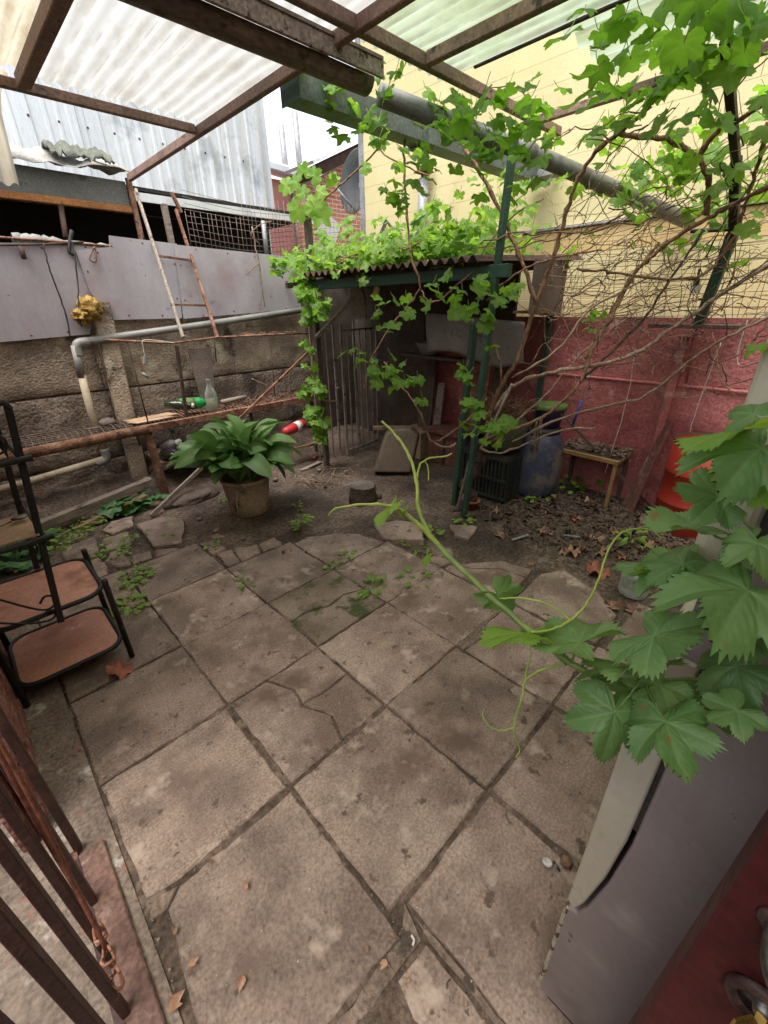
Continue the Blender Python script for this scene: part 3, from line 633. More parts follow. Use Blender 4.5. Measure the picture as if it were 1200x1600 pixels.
MB().prism((3.955,6.46,2.2),(3.955,6.46,6.2),.06,.06).build('corner_post', M['zinc'], wb)
MB().prism((-3,6.44,2.66),(3.98,6.44,2.63),.08,.07).build('base_flashing', M['zinc'], wb)
mb = MB()
for zz in (3.35, 4.1, 5.0):
    for i in range(26): mb.box((-2.8+i*.26,6.455,zz),(-2.78+i*.26,6.462,zz+.02))
mb.build('screw', M['rustdark'], wb)
# low dark sheds on the neighbour's side (open front)
ns = thing('neighbour_shed', 'dark open lean-to with grey fascia and orange lath beyond the left wall', 'shed', (0,5.2,0))
MB().prism((-2.6,5.20,2.60),(1.72,5.20,2.565),.03,.20).build('fascia', M['fascia'], ns)
MB().prism((-2.6,5.185,2.475),(1.72,5.185,2.445),.05,.055,ch=.006).build('lath', M['orangewood'], ns)
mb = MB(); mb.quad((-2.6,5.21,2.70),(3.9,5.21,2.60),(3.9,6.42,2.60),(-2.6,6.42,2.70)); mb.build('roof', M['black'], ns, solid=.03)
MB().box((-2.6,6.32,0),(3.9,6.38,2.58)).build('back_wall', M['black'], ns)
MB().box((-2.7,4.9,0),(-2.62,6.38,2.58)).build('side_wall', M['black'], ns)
MB().prism((1.745,5.16,1.9),(1.745,5.16,2.69),.045,.045,ch=.005).build('post', M['rust'], ns)
MB().prism((2.02,5.14,1.9),(2.02,5.14,2.52),.06,.05,ch=.005).build('post', M['wood'], ns)
MB().prism((1.78,5.19,2.56),(3.9,5.19,2.55),.03,.07).build('eave_trim', M['zinc'], ns)
MB().tube([(1.136, 5.15, 2.409), (1.072, 5, 2.155)], .022, 7).build('prop', M['rustdark'], ns)
MB().prism((2.10,5.1,2.62),(2.16,5.1,2.46),.05,.02).build('rusty_plate', M['rust'], ns)
# pale planks and rods piled in the lean-to
r = random.Random(8)
for i in range(5):
    x = 1.95+i*.32; y = r.uniform(5.2, 6.0)
    tag(MB().prism((x-r.uniform(.3,.7),y,r.uniform(1.6,2.1)),(x+r.uniform(.3,.7),y+.2,r.uniform(1.7,2.25)),.05,.02,ch=.003).build('scrap_lath', M['wood' if i % 3 else 'woodbrown']),
        'thin scrap lath in the dark lean-to behind the wire mesh, '+ORD[i]+' from the left', 'lath', 'laths piled in the lean-to')
# crumpled plastic on the lean-to edge
def crumple(x0, x1, y0, y1, z, amp, seed, nu=26, nv=8):
    return MB().grid(lambda u, v: (x0+(x1-x0)*u, y0+(y1-y0)*v+.03*noise.noise((u*7,seed,1)), z+amp*noise.noise((u*9, v*5, seed))+amp*.6*noise.noise((u*23, v*9, seed))-.10*(1-v)**2), nu, nv)
tag(crumple(-1.2,1.75,5.02,5.40,2.80,.07,2.2,60).build('plastic_sheet', M['plastic'], solid=.004), 'crumpled dirty white plastic along the lean-to roof edge', 'plastic sheet')
tag(crumple(1.15,1.62,5.03,5.30,2.86,.06,5.2).build('folded_cloth', M['cloth'], solid=.012), 'folded grey green cloth lying on the plastic at the roof edge', 'cloth')

# ================================================================== LEFT SIDE
lw = thing('concrete_wall', 'rough cast concrete panel wall on the left, damp and stained below', 'wall', (1.4,4.75,0))
def rough_panel(x0, x1, z0, z1, y, mat, seed, amp=.007):
    def fn(u, v):
        x = x0+(x1-x0)*u; z = z0+(z1-z0)*v
        e = min(u*(x1-x0), (1-u)*(x1-x0), v*(z1-z0), (1-v)*(z1-z0))
        return (x, y+amp*noise.noise((x*5, z*6, seed))+.6*amp*noise.noise((x*17, z*19, seed))+(.012*(1-e/.010) if e < .010 else 0), z)
    m = MB(); m.grid(fn, max(6, int((x1-x0)/.035)), max(6, int((z1-z0)/.035)))
    return m.build('panel', M[mat], lw)
MB().box((-1.5,4.745,0),(4.05,4.86,1.60)).build('core', M['conc_low'], lw)
for i, (x0, x1) in enumerate([(-1.4,.97),(.975,2.28),(2.285,3.94)]):
    rough_panel(x0, x1, .93, 1.56, 4.715, 'conc', i*3.1)
for i, (x0, x1) in enumerate([(-1.4,.98),(.985,1.75),(1.755,2.9),(2.905,3.94)]):
    rough_panel(x0, x1, .30, .915, 4.70, 'conc_low', i*2.3+9, .010)
rough_panel(-1.4, 3.94, -.05, .29, 4.685, 'conc_low', 31, .03)
# sloping bank of soil at the foot of the wall
mb = MB(); mb.grid(lambda u, v: (-1.4+u*5.3, 4.70-v*.62, max(-.03,.16*(1-v)**1.5+.035*noise.noise((u*22, v*5, 3))+.02*noise.noise((u*60, v*13, 6))-.025)), 110, 16)
struct(mb.build('soil_bank', M['soil']))
# leaning concrete post in front of the wall
tag(MB().prism((1.02,4.60,-.03),(1.10,4.64,1.66),.15,.09,(0,1,0),ch=.012).build('concrete_post', M['conc']), 'weathered concrete post under the yellow foam rag', 'post')
# lilac sheets
for (pts, lab, dy) in [
    ([(0.348, 4.67, 2.049), (1.313, 4.67, 2.095), (0.968, 4.67, 1.406), (0.118, 4.67, 1.371)], 'lilac grey metal sheet hanging lowest, at the left end of the wall', 0),
    ([(1.04, 4.65, 2.036), (1.298, 4.65, 2.074), (1.315, 4.65, 2.158), (1.872, 4.65, 2.134), (1.78, 4.65, 1.509), (1.152, 4.65, 1.513), (1.057, 4.65, 1.739)], 'lilac grey metal sheet behind the leaning ladder', 0),
    ([(1.839, 4.63, 2.125), (3.163, 4.63, 2.087), (3.168, 4.63, 1.57), (1.789, 4.63, 1.503)], 'lilac blue metal sheet next to the green vine column', 0)]:
    m = MB(); m.add(pts, [tuple(range(len(pts)-1,-1,-1))])
    ms_ = thing('metal_sheet', lab, 'sheet', pts[0], 'lilac sheets along the wall top')
    m.build('sheet', M['panel'], ms_, solid=.006)
    sc_ = MB(); n_ = len(pts); cen = sum((V(p) for p in pts), V((0,0,0)))/n_
    for i in range(n_):
        a_, b_ = V(pts[i]), V(pts[(i+1) % n_]); k_ = max(1, int((b_-a_).length/.28))
        for j in range(k_):
            q_ = a_.lerp(b_, (j+.5)/k_); q_ = q_+(cen-q_).normalized()*.035; sc_.lathe([(.008,.003),(.006,.007),(0,.008)], q_, (0,-1,0), 8)
    sc_.build('screw', M['rust'], ms_)
# pipe
pp = thing('drain_pipe', 'grey and cream plastic drain pipe bending down along the left wall', 'pipe', (.85,4.6,.2))
MB().tube([(3.177, 4.58, 1.556), (1.835, 4.58, 1.434), (0.847, 4.58, 1.35)], .031, 14).build('pipe_section', M['pvc'], pp)
e = V((0.821, 4.58, 1.342))
MB().tube(smooth_path([e+V((.11,0,.010)), e+V((.035,0,.003)), e+V((.006,0,-.03)), e+V((.0,0,-.10))], 4), .037, 14).build('elbow', M['pvc'], pp)
MB().tube([(0.817, 4.58, 1.327), (0.795, 4.58, 1.068)], .032, 14).build('pipe_section', M['pvc'], pp)
MB().tube([(0.799, 4.58, 1.1), (0.781, 4.58, 0.793), (0.791, 4.58, 0.359)], .031, 14).build('pipe_section', M['pvc_cream'], pp)
e = V((0.788, 4.57, 0.336))
MB().tube(smooth_path([e+V((0,0,.09)), e+V((0,0,.02)), e+V((-.03,0,-.015)), e+V((-.1,0,-.03))], 4), .037, 14).build('elbow', M['pvc'], pp)
MB().tube([(0.771, 4.57, 0.334), (0.244, 4.57, 0.286), (-0.269, 4.57, 0.248)], .031, 14).build('pipe_section', M['pvc_cream'], pp)
# yellow rag on the post, cables
def blob(c, rad, seed, amp=.35, n=18, mm=14, sc=(1,1,1)):
    m = MB(); c = V(c)
    def fn(u, v):
        a, b = u*2*math.pi, (v-.5)*math.pi
        d = V((math.cos(a)*math.cos(b), math.sin(a)*math.cos(b), math.sin(b)))
        k = rad*(1+amp*noise.noise((d*2.2+V((seed,0,0))))+amp*.5*noise.noise(d*6+V((seed,2,0))))
        return c+V((d.x*sc[0], d.y*sc[1], d.z*sc[2]))*k
    return m.grid(fn, n, mm)
rg = thing('yellow_foam', 'crumpled yellow foam rag on top of the concrete post', 'foam', (0.988, 4.6, 1.583))
blob((1.004, 4.58, 1.607), .085, 3, .6, 26, 18).build('lump', M['yellowrag'], rg)
blob((0.93, 4.57, 1.55), .06, 8, .7, 22, 16).build('lump', M['yellowrag'], rg)
for pts, lab in [
    ([(0.83, 4.62, 2.068), (0.815, 4.6, 1.946), (0.818, 4.6, 1.759), (0.826, 4.6, 1.563), (0.802, 4.6, 1.387)], 'dark cable hanging down the left lilac sheet to the pipe elbow'),
    ([(1.027, 4.62, 2.103), (1.01, 4.6, 1.968), (0.978, 4.6, 1.807), (0.925, 4.55, 1.627), (0.899, 4.55, 1.473)], 'dark cable hanging straight down to the yellow foam')]:
    tag(MB().tube(smooth_path(pts, 5, .004, 3), .006, 6).build('hanging_cable', M['cable']), lab, 'cable')
bd = thing('wrapped_bundle', 'bundle of dirty plastic and rods lying on the sheet tops', 'bundle', (0.984, 4.7, 2.085))
mb = MB(); mb.tube(smooth_path([(0.665, 4.72, 2.087), (0.817, 4.72, 2.085), (1.028, 4.72, 2.072), (1.317, 4.72, 2.062)], 8, .010, 4), [.05,.04], 12); mb.build('wrap', M['awning'], bd)
MB().tube([(0.432, 4.66, 2.093), (0.935, 4.66, 2.092), (1.322, 4.66, 2.08)], .009, 6).build('rod', M['rust'], bd)
MB().tube([(0.41, 4.65, 2.028), (0.799, 4.65, 2.06), (1.112, 4.65, 2.098)], .008, 6).build('rod', M['rustdark'], bd)
MB().tube(smooth_path([(1.055, 4.66, 2.174), (0.991, 4.64, 2.028), (1.028, 4.64, 2.003)], 4), .014, 6).build('tie', M['cable'], bd)
MB().tube([(0.68, 4.64, 2.039), (0.675, 4.62, 1.958)], .018, 7).build('hook', M['rustdark'], bd)
MB().tube(smooth_path([(1.182, 4.63, 2.069), (1.117, 4.62, 1.979), (1.158, 4.62, 1.957), (1.183, 4.63, 2.056)], 4), .006, 5).build('hook', M['rust'], bd)

# wire mesh fence above the sheets
mf = thing('mesh_fence', 'rusty welded wire mesh fence above the lilac sheets', 'fence', (3.04, 4.75, 1.978))
mb = MB()
z0, z1 = 1.95, 2.55; x0, x1 = 2.05, 3.35
for i in range(27):
    x = x0+i*.05
    t = 2.42 if x < 2.6 else 2.62
    mb.tube([(x,4.75,z0),(x+.01*math.sin(i*2),4.75+.02*math.sin(i),t)], .0022, 4)
for i in range(13):
    z = z0+i*.05; mb.tube(smooth_path([(x0,4.75,z+.03),(2.6,4.76,z+.02*math.sin(i)),(x1,4.75,z)],3), .0022, 4)
mb.build('mesh', M['wire'], mf)
MB().tube([(2.862, 4.73, 2.412), (2.856, 4.73, 2.08)], .024, 8).build('post', M['vent'], mf)
mb = MB()
for i in range(26):
    y = 4.72-i*.05; mb.tube([(3.4+i*.018,y+.8,1.95),(3.4+i*.018,y+.8,2.62-.01*(i % 3))], .0022, 4)
for i in range(13): mb.tube([(3.4,5.5,1.97+i*.05),(3.85,4.25,1.96+i*.05)], .0022, 4)
mb.build('mesh', M['wire'], mf)
# dead tendrils on the fence
dt = thing('dead_vine', 'dry brown dead vine stem hanging over the lilac blue sheet', 'vine', (2.582, 4.6, 1.654))
MB().tube(smooth_path([(2.656, 4.6, 2.324), (2.654, 4.58, 2.071), (2.655, 4.57, 1.836), (2.663, 4.57, 1.591)], 4, .008, 1), [.008,.004], 6).build('stem', M['barkgrey'], dt)
MB().tube(smooth_path([(2.487, 4.57, 1.891), (2.579, 4.57, 1.963), (2.652, 4.57, 2.001)], 4, .004, 2), .005, 5).build('stem', M['barkgrey'], dt)
MB().tube(smooth_path([(2.652, 4.57, 2.001), (2.648, 4.56, 1.776), (2.597, 4.56, 1.604)], 4, .004, 2), .004, 5).build('stem', M['barkgrey'], dt)
MB().tube(smooth_path([(2.689, 4.57, 2.185), (2.608, 4.57, 2.262), (2.739, 4.57, 2.355), (2.871, 4.57, 2.394)], 4, .004, 2), .004, 5).build('stem', M['barkgrey'], dt)

# --- ladder
ld = thing('ladder', 'narrow worn metal ladder leaning from the rack up to the lean-to roof', 'ladder', (1.588, 4.2, 1.356))
a0, a1 = V((1.569, 4.16, 1.364)), V((1.702, 4.9, 2.56)); b0, b1 = V((1.885, 4.16, 1.341)), V((2.03, 4.9, 2.442))
MB().prism(a0, a1, .022,.03,(0,1,0),ch=.003).build('rail', M['flange'], ld)
MB().prism(b0, b1, .022,.03,(0,1,0),ch=.003).build('rail', M['rust'], ld)
for t, u in ((.22,.25),(.55,.60)):
    MB().prism(a0.lerp(a1,t), b0.lerp(b1,u), .02,.016,(0,1,0),ch=.002).build('rung', M['rust'], ld)

# --- rusty rack
FY, BY, SZ = 4.14, 4.60, .64
rk = thing('rusty_rack', 'long rusty wire shelf rack standing against the left wall', 'rack', (1.1,4.3,0))
MB().tube([(-.6,FY,SZ-.015),(.3,FY,SZ-.02),(1.08,FY,SZ-.005)], .041, 14).build('front_tube', M['rust'], rk)
MB().prism((1.08,FY,SZ),(2.92,FY,SZ+.005),.04,.062,ch=.004).build('front_beam', M['rust'], rk)
MB().prism((-.6,BY,SZ),(2.95,BY,SZ+.02),.03,.03).build('back_beam', M['rustdark'], rk)
mb = MB()
for i in range(36):
    x = -.5+i*.045; mb.tube([(x,FY,SZ+.012),(x+.02,4.37,SZ+.022+.01*math.sin(i*3)),(x+.01,BY,SZ+.015)], .0035, 5)
for y in (4.2,4.27,4.34,4.41,4.48,4.55): mb.tube([(-.5,y,SZ+.018),(.3,y,SZ+.024),(1.1,y,SZ+.018)], .0035, 5)
mb.build('wire_grid', M['wire'], rk)
for i in range(44):
    x = 1.14+i*.040
    MB().prism((x,FY+.015,SZ+.010),(x+.012,BY,SZ+.018),.012,.008).build('slat', M['rust'], rk)
for y in (4.30,4.45): MB().prism((1.1,y,SZ-.004),(2.9,y,SZ-.002),.012,.012).build('stringer', M['rustdark'], rk)
MB().prism((1.10,FY+.03,-.03),(1.085,FY+.03,SZ-.02),.062,.05,(0,1,0),ch=.005).build('leg', M['rust'], rk)
MB().prism((1.10,BY-.02,-.03),(1.09,BY-.02,SZ),.03,.03,(0,1,0)).build('leg', M['rustdark'], rk)
MB().prism((2.88,FY+.02,-.03),(2.88,FY+.02,SZ),.03,.03,(0,1,0)).build('leg', M['rustdark'], rk)
MB().prism((2.1,FY+.02,-.03),(2.1,FY+.02,SZ-.02),.025,.025,(0,1,0)).build('leg', M['rustdark'], rk)
MB().prism((1.45, 4.17, 0.651), (1.502, 4.17, 1.299), .028,.028,(0,1,0),ch=.003).build('upright', M['rustdark'], rk)
MB().tube([(1.112, 4.17, 0.673), (1.111, 4.17, 0.964), (1.118, 4.17, 1.365)], .006, 6).build('rod', M['rustdark'], rk)
MB().tube([(2.415, 4.17, 0.705), (2.442, 4.17, 1.296)], .005, 6).build('rod', M['rustdark'], rk)
MB().tube([(1.849, 4.2, 1.13), (1.869, 4.2, 1.357)], .006, 6).build('rod', M['rustdark'], rk)
MB().tube([(0.962, 4.17, 1.379), (1.474, 4.17, 1.322), (1.89, 4.17, 1.345), (2.992, 4.17, 1.329)], .009, 7).build('top_rail', M['rust'], rk)
# lower tray under the rack
MB().prism((1.15,4.22,.27),(1.85,4.22,.29),.03,.02).build('tray_edge', M['rust'], rk)
MB().prism((1.15,4.22,.275),(1.15,4.56,.285),.03,.02).build('tray_edge', M['wood'], rk)
MB().box((1.16,4.23,.272),(1.84,4.56,.28)).build('tray_board', M['wooddark'], rk)

# diagonal bar and timber props
tag(MB().prism((1.922, 4.1, 0.57), (2.801, 4, 1.167), .022,.022,(0,1,0)).build('brace_bar', M['rust']), 'thin rusty bar propped diagonally off the rack behind the potted plant', 'bar')
tag(MB().prism((2.62, 3.615, 1.323), (2.9, 3.377, 1.654), .03,.03,(0,1,0)).build('wooden_prop', M['wood']), 'grey wooden prop slanting up into the dark shed', 'prop')
tag(MB().prism((0.83, 3.743, 0), (1.668, 4.05, 0.33), .035,.022,(0,1,0),ch=.003).build('timber_strip', M['wood']), 'pale timber strip leaning from the ground up behind the potted plant', 'timber')

# things on the rack
def bottle(name, label, base, axis, L, rad, mat, capm=None, neck=.3, n=18, liquid=None, group=None, band=None):
    b = V(base); ax = V(axis).normalized(); t = thing(name, label, 'bottle', b, group)
    pr = [(rad*.8,0),(rad,.012),(rad,L*.58),(rad*.96,L*.64),(rad*.6,L*.76),(rad*neck,L*.86),(rad*neck,L*.97),(rad*neck*1.15,L*.975),(rad*neck*1.15,L)]
    MB().lathe(pr, b, ax, n).build('body', M[mat], t)
    if liquid: MB().lathe([(rad*.93,.008),(rad*.95,L*liquid),(0.0,L*liquid)], b, ax, n).build('liquid', M['liquid'], t)
    if capm: MB().lathe([(rad*neck*1.35,L*.95),(rad*neck*1.35,L*1.02),(0,L*1.02)], b, ax, 12).build('cap', M[capm], t)
    if band: MB().lathe([(rad*1.012,L*.2),(rad*1.012,L*.48)], b, ax, n).build('label', M[band], t)
    return t
bottle('glass_bottle', 'clear glass bottle with pale liquid standing on the rack', (1.742, 4.22, 0.609), (0,0,1), .37, .057, 'glass', neck=.33, liquid=.5)
b = V((1.85, 4.3, 0.623)); bottle('green_bottle', 'bright green plastic bottle lying on the rack', (1.468, 4.34, 0.763), (.96,-.22,-.03), .30, .056, 'petgreen', neck=.3, band='greenlid')
bottle('dark_bottle', 'dark green glass bottle lying with its neck outward on the rack', (1.33, 4.3, 0.791), (.75,-.55,-.08), .25, .043, 'glassdark', 'white', neck=.4)
# cardboard pieces
for pts, lab in [([(0.986, 4.5, 0.682), (1.401, 4.52, 0.66), (1.451, 4.36, 0.652), (1.016, 4.34, 0.662)], 'long flat brown board at the back of the rack by the post'),
                 ([(0.988, 4.36, 0.676), (1.365, 4.32, 0.661), (1.385, 4.24, 0.64), (1.035, 4.2, 0.625)], 'torn brown cardboard piece on the rack in front of the flat board')]:
    z = .665 if 'long' in lab else .672
    m = MB(); m.add([(p[0], p[1], z+.004*i) for i, p in enumerate(pts)], [(3,2,1,0)])
    tag(m.build('cardboard', M['card'], solid=.006), lab, 'cardboard', 'boards on the rack')
tag(MB().tube([(1.914, 4.4, 0.71), (2.203, 4.42, 0.718)], .022, 10).build('wooden_stick', M['wood']), 'short pale round stick lying on the rack behind the glass bottle', 'stick')
tag(MB().tube([(0.695, 4.5, 0.638), (0.921, 4.5, 0.641)], .018, 8).build('wooden_stick', M['wood']), 'short grey stick on the rack beside the drain pipe', 'stick')
tag(blob((0.867, 4.5, 0.675), .05, 4, .4, 12, 8, (1.4,1,.7)).build('stone', M['stone']), 'grey stone on the rack beside the drain pipe', 'stone')
m = MB(); m.add([(1.763, 4.62, 1.23), (2.004, 4.62, 1.212), (1.838, 4.4, 0.643), (1.711, 4.4, 0.651)], [(3,2,1,0)])
tag(m.build('dark_board', M['wooddark'], solid=.014), 'dark narrow board leaning on the wall behind the glass bottle', 'board')
r = random.Random(21)
mb = MB()
for i in range(420):
    x = r.uniform(1.75, 2.85); y = r.uniform(4.28, 4.58); leaf_quad(mb, (x,y,SZ+.03+.015*r.random()), r.uniform(.008,.022), r, .4)
tag(stuff(mb.build('dry_leaf_debris', M['deadleafgrey'])), 'dry leaf debris spread over the right half of the rack', 'debris')
# debris on the top rail
r = random.Random(12); mb = MB()
for i in range(26):
    a = V((2.525, 4.2, 1.327))+V((r.uniform(-.25,.35), r.uniform(-.03,.2), r.uniform(.0,.03))); d = V((r.uniform(-1,1), r.uniform(-.6,.6), r.uniform(-.1,.1)))*.08
    mb.tube([a-d, a+d], .003, 4)
tag(stuff(mb.build('twig_pile', M['bark'])), 'small pile of dry twigs on the upper rail beside the vine column', 'twigs')
# bottles in the tray
bl = [(1.20,4.30,'glassdark',(.3,-.9,.05),None,'dark round bottle at the back left of the tray'),
      (1.26,4.42,'glasswhite',(.25,-.9,.35),'white','pale bottle standing tilted at the back of the tray'),
      (1.37,4.36,'glasswhite',(-.1,-.95,.05),'white','clear bottle with a white cap lying in the tray'),
      (1.24,4.36,'violet',(.35,-.9,.0),'cable','violet bottle lying at the front of the tray'),
      (1.44,4.46,'glassdark',(-.3,-.8,.3),'white','dark bottle with a white cap near the middle of the tray'),
      (1.52,4.44,'glasswhite',(.5,-.8,.2),None,'milky bottle leaning behind the timber strip'),
      (1.33,4.48,'glass',(.1,-.5,.8),'cable','clear bottle upright at the very back of the tray'),
      (1.60,4.40,'glassdark',(-.2,-.9,.1),None,'dark bottle at the right end of the tray')]
for i, (x, y, mt, ax, cp, lab) in enumerate(bl):
    bottle('tray_bottle', lab, (x,y,.335+.025*(i % 3)), ax, .23+.03*(i % 3), .045+.006*(i % 2), mt, cp, neck=.38, n=14, group='bottles in the tray under the rack')
# string and plug hanging from the rail
pl = thing('hanging_plug', 'white cord with a grey plug hanging from the upper rail', 'plug', (1.213, 4.15, 1.192))
MB().tube(smooth_path([(1.478, 4.15, 1.323), (1.337, 4.14, 1.353), (1.228, 4.13, 1.36), (1.212, 4.13, 1.296), (1.211, 4.13, 1.23)], 5), .004, 6).build('cord', M['whitecord'], pl)
MB().prism((1.212, 4.13, 1.235), (1.197, 4.13, 1.175), .03,.03,(0,1,0),ch=.006,w1=.036).build('plug', M['pvc'], pl)
MB().tube([(1.155, 4.13, 1.106), (1.196, 4.13, 1.065)], .012, 8).build('socket', M['pvc'], pl)
MB().tube(smooth_path([(1.197, 4.13, 1.175), (1.159, 4.13, 1.142), (1.167, 4.13, 1.094)], 4), .002, 5).build('loose_wire', M['redplastic'], pl)
tag(MB().tube(smooth_path([(2.194, 4.2, 0.929), (2.317, 4.2, 0.862), (2.443, 4.2, 0.766), (2.388, 4.2, 0.664)], 4, .004, 1), .006, 6).build('dry_root', M['barkgrey']), 'pale dry root curling over the rack near the vine column', 'root')

# red bottle end on low board right of the plant
rc = thing('red_container', 'red plastic container with a white label lying right of the potted plant', 'container', (2.451, 3.9, 0.338))
MB().lathe([(.025,0),(.045,.025),(.054,.13),(.057,.30),(.053,.32),(0,.32)], (2.317, 3.92, 0.39), (.93,.25,.06), 16).build('body', M['redplastic'], rc)
MB().lathe([(.0565,.18),(.0585,.26)], (2.317, 3.92, 0.39), (.93,.25,.06), 16).build('label', M['white'], rc)
tag(MB().prism((2.206, 3.95, 0.197), (2.798, 3.95, 0.179), .1,.02).build('low_board', M['woodbrown']), 'low brown board carrying the red container', 'board')
# planks, stones, pot at the foot of the wall
tag(MB().prism((0.11, 4.05, 0.064), (0.994, 4.12, 0.167), .075,.07,ch=.004).build('timber_beam', M['wood']), 'pale square timber beam lying along the left bed', 'beam')
tag(MB().prism((0.323, 3.95, -0.005), (0.897, 4.02, 0.08), .06,.035,ch=.004).build('timber_beam', M['woodbrown']), 'thin brown timber lying in front of the pale square beam', 'beam')
tag(blob((1.233, 3.863, 0), .17, 6, .3, 18, 10, (1.5,.8,.35)).build('rough_log', M['wooddark']), 'rough dark log lying behind the timber strip', 'log')
tag(blob((1.05, 4.415, 0), .09, 9, .4, 14, 8, (.9,.9,1.2)).build('stone', M['stone']), 'brown upright stone beside the rack leg', 'stone')
tp = thing('clay_pot', 'small empty terracotta pot lying at the foot of the left wall', 'pot', (0.216, 4.787, -0))
c = V((0.211, 4.751, -0)); MB().lathe([(.05,0),(.072,.10),(.074,.11),(.082,.11),(.084,.145),(.074,.145),(.066,.10),(.045,.012),(0,.012)], c, (.12,-.05,1), 20).build('body', M['pot'], tp)
r = random.Random(31)
for i, (px_, s) in enumerate([((0.511, 3.955, 0), .03), ((0.46, 3.94, 0), .02), ((1.093, 3.364, 0), .02), ((1.101, 3.066, 0), .022), ((2.502, 3.577, 0), .025), ((2.514, 3.37, 0), .02), ((2.266, 3.177, -0), .018), ((1.191, 2.796, 0), .015), ((2.655, 3.33, 0), .02), ((2.268, 3.37, 0), .03), ((2.017, 3.688, 0), .025), ((2.216, 1.938, 0), .012)]):
    tag(blob(V(px_)+V((0,0,s*.3)), s, i, .3, 10, 7, (1.2,1,.7)).build('pebble', M['stone']), 'small pale pebble on the soil, '+near_mark(px_, 'pebble'), 'pebble', 'pebbles on the bare soil')

# ================================================================== POTTED PLANT, STUMP
pt = thing('potted_plant', 'lush strap-leaved plant in an old beige bucket', 'plant', (1.5, 3.243, 0))
c = V((1.487, 3.219, 0)); c.z = gh(c.x, c.y)
bk = MB(); bk.lathe([(.145,0),(.155,.012),(.175,.16),(.195,.30),(.205,.305),(.208,.33),(.192,.33),(.18,.27),(0,.27)], c, (0,0,1), 28, .01); bk.build('bucket', M['bucket'], pt)
MB().tube(smooth_path([c+V((-.15,-.15,.28)), c+V((-.17,-.13,.17)), c+V((-.16,-.10,.07))], 4), .005, 6).build('handle', M['whitecord'], pt)
def strap(L, wd, droop, nseg=9):
    m = MB(); vs = []; cols = []
    for i in range(nseg+1):
        t = i/nseg; w = wd*(math.sin(math.pi*min(1, t*.86+.03))**.55)*(.35+.65*min(1, t*1.7))
        if t > .98: w = .002
        x = L*t*math.cos(droop*t*.7); z = L*.55*math.sin(min(1.5, t*1.9))-droop*L*.62*t*t*1.1
        for s in (-1,-.5,0,.5,1): vs.append((x, s*w, z+abs(s)*w*.35)); cols.append(1 if s == 0 else 0)
    f = [(i*5+j, i*5+j+1, (i+1)*5+j+1, (i+1)*5+j) for i in range(nseg) for j in range(4)]
    m.add(vs, f, True); me = m.mesh('strap_leaf'); at = me.attributes.new('vein','FLOAT','POINT'); at.data.foreach_set('value', [float(q) for q in cols])
    me.materials.append(M['strap']); return me
straps = [strap(.38,.060,.40), strap(.42,.064,.6), strap(.36,.060,.2), strap(.44,.064,.75), strap(.30,.055,.5)]
r = random.Random(17)
for i in range(125):
    el = r.uniform(-.15, 1.35); az = i*2.39996+r.uniform(-.3,.3)
    s = r.uniform(.55, 1.25)
    off = V((math.cos(az), math.sin(az), 0))*r.uniform(.02,.16)
    mt = Matrix.Translation(c+V((0,0,.31))+off+V((0,0,r.uniform(0,.09)))) @ Matrix.Rotation(az, 4, 'Z') @ Matrix.Rotation(-el*.75, 4, 'Y') @ Matrix.Rotation(r.uniform(-.75,.75), 4, 'X') @ Matrix.Scale(s, 4)
    place(r.choice(straps), 'leaf', pt, mt)
st = thing('hollow_stump', 'low dark hollow stump with moss inside, standing on the bare soil', 'stump', (2.315, 2.683, 0))
c = V((2.309, 2.669, 0)); c.z = gh(c.x,c.y)-.01
MB().lathe([(.13,0),(.125,.06),(.115,.12),(.116,.15),(.110,.16),(.088,.158),(.082,.13),(.075,.11)], c, (0.03,0,1), 26, .02).build('shell', M['barkdark'], st)
MB().lathe([(.117,.149),(.112,.164),(.098,.167),(.085,.160)], c, (0.03,0,1), 26, .02).build('rim', M['stump'], st)
MB().lathe([(.085,.105),(.05,.12),(0,.122)], c, (0,0,1), 18).build('moss_fill', M['moss'], st)
tag(blob(V((2.44, 2.593, 0))+V((0,0,.02)), .03, 3, .4, 10, 8).build('stone', M['stump']), 'dark stone beside the hollow stump', 'stone')

# ================================================================== ROOF OVER THE YARD
RZ = 2.6
rf = thing('roof_frame', 'rusty brown steel frame of the translucent yard roof', 'roof frame', (1.6,2,RZ))
def beam(a, b, w=.05, h=.06, m='roofsteel', name='rafter'): return MB().prism(a, b, w, h, ch=.004).build(name, M[m], rf)
beam((1.59,-.95,RZ),(1.59,4.66,RZ-.01), .036,.05)
beam((.70,-.95,RZ+.005),(.70,3.22,RZ+.005), .055,.055)
beam((-1.0,3.25,RZ),(1.565,3.27,RZ), .036,.045, name='purlin')
beam((.6,1.76,RZ),(3.36,1.76,RZ), .038,.05, name='purlin')
beam((2.01,-.95,RZ+.002),(2.01,1.735,RZ+.002), .038,.05)
beam((3.03,-.95,RZ-.01),(3.03,1.735,RZ-.01), .036,.042)
beam((2.34,-.5,RZ+.055),(2.34,1.72,RZ+.055), .02,.02, 'rustdark', 'edge_strip')
def corrsheet(x0, x1, y0, y1, z, mat, lab, pitch=.073, amp=.011, group='corrugated roof sheets', sag=0, seed=0, curl=0):
    k = int((x1-x0)/pitch*8); ny = max(2, int((y1-y0)/.12))
    def fn(u, v):
        x = x0+(x1-x0)*u; y = y0+(y1-y0)*v
        cz = curl*max(0, v-.6)**2
        return (x, y, z+amp*math.cos((x-x0)/pitch*2*math.pi)+sag*math.sin(math.pi*v)+.004*noise.noise((x*6,y*3,seed))-cz)
    return tag(MB().grid(fn, k, ny).build('corrugated_sheet', M[mat]), lab, 'roof sheet', group)
corrsheet(.72,1.66,-.95,3.30,RZ+.055,'sheetL','white translucent corrugated sheet between the two left rafters')
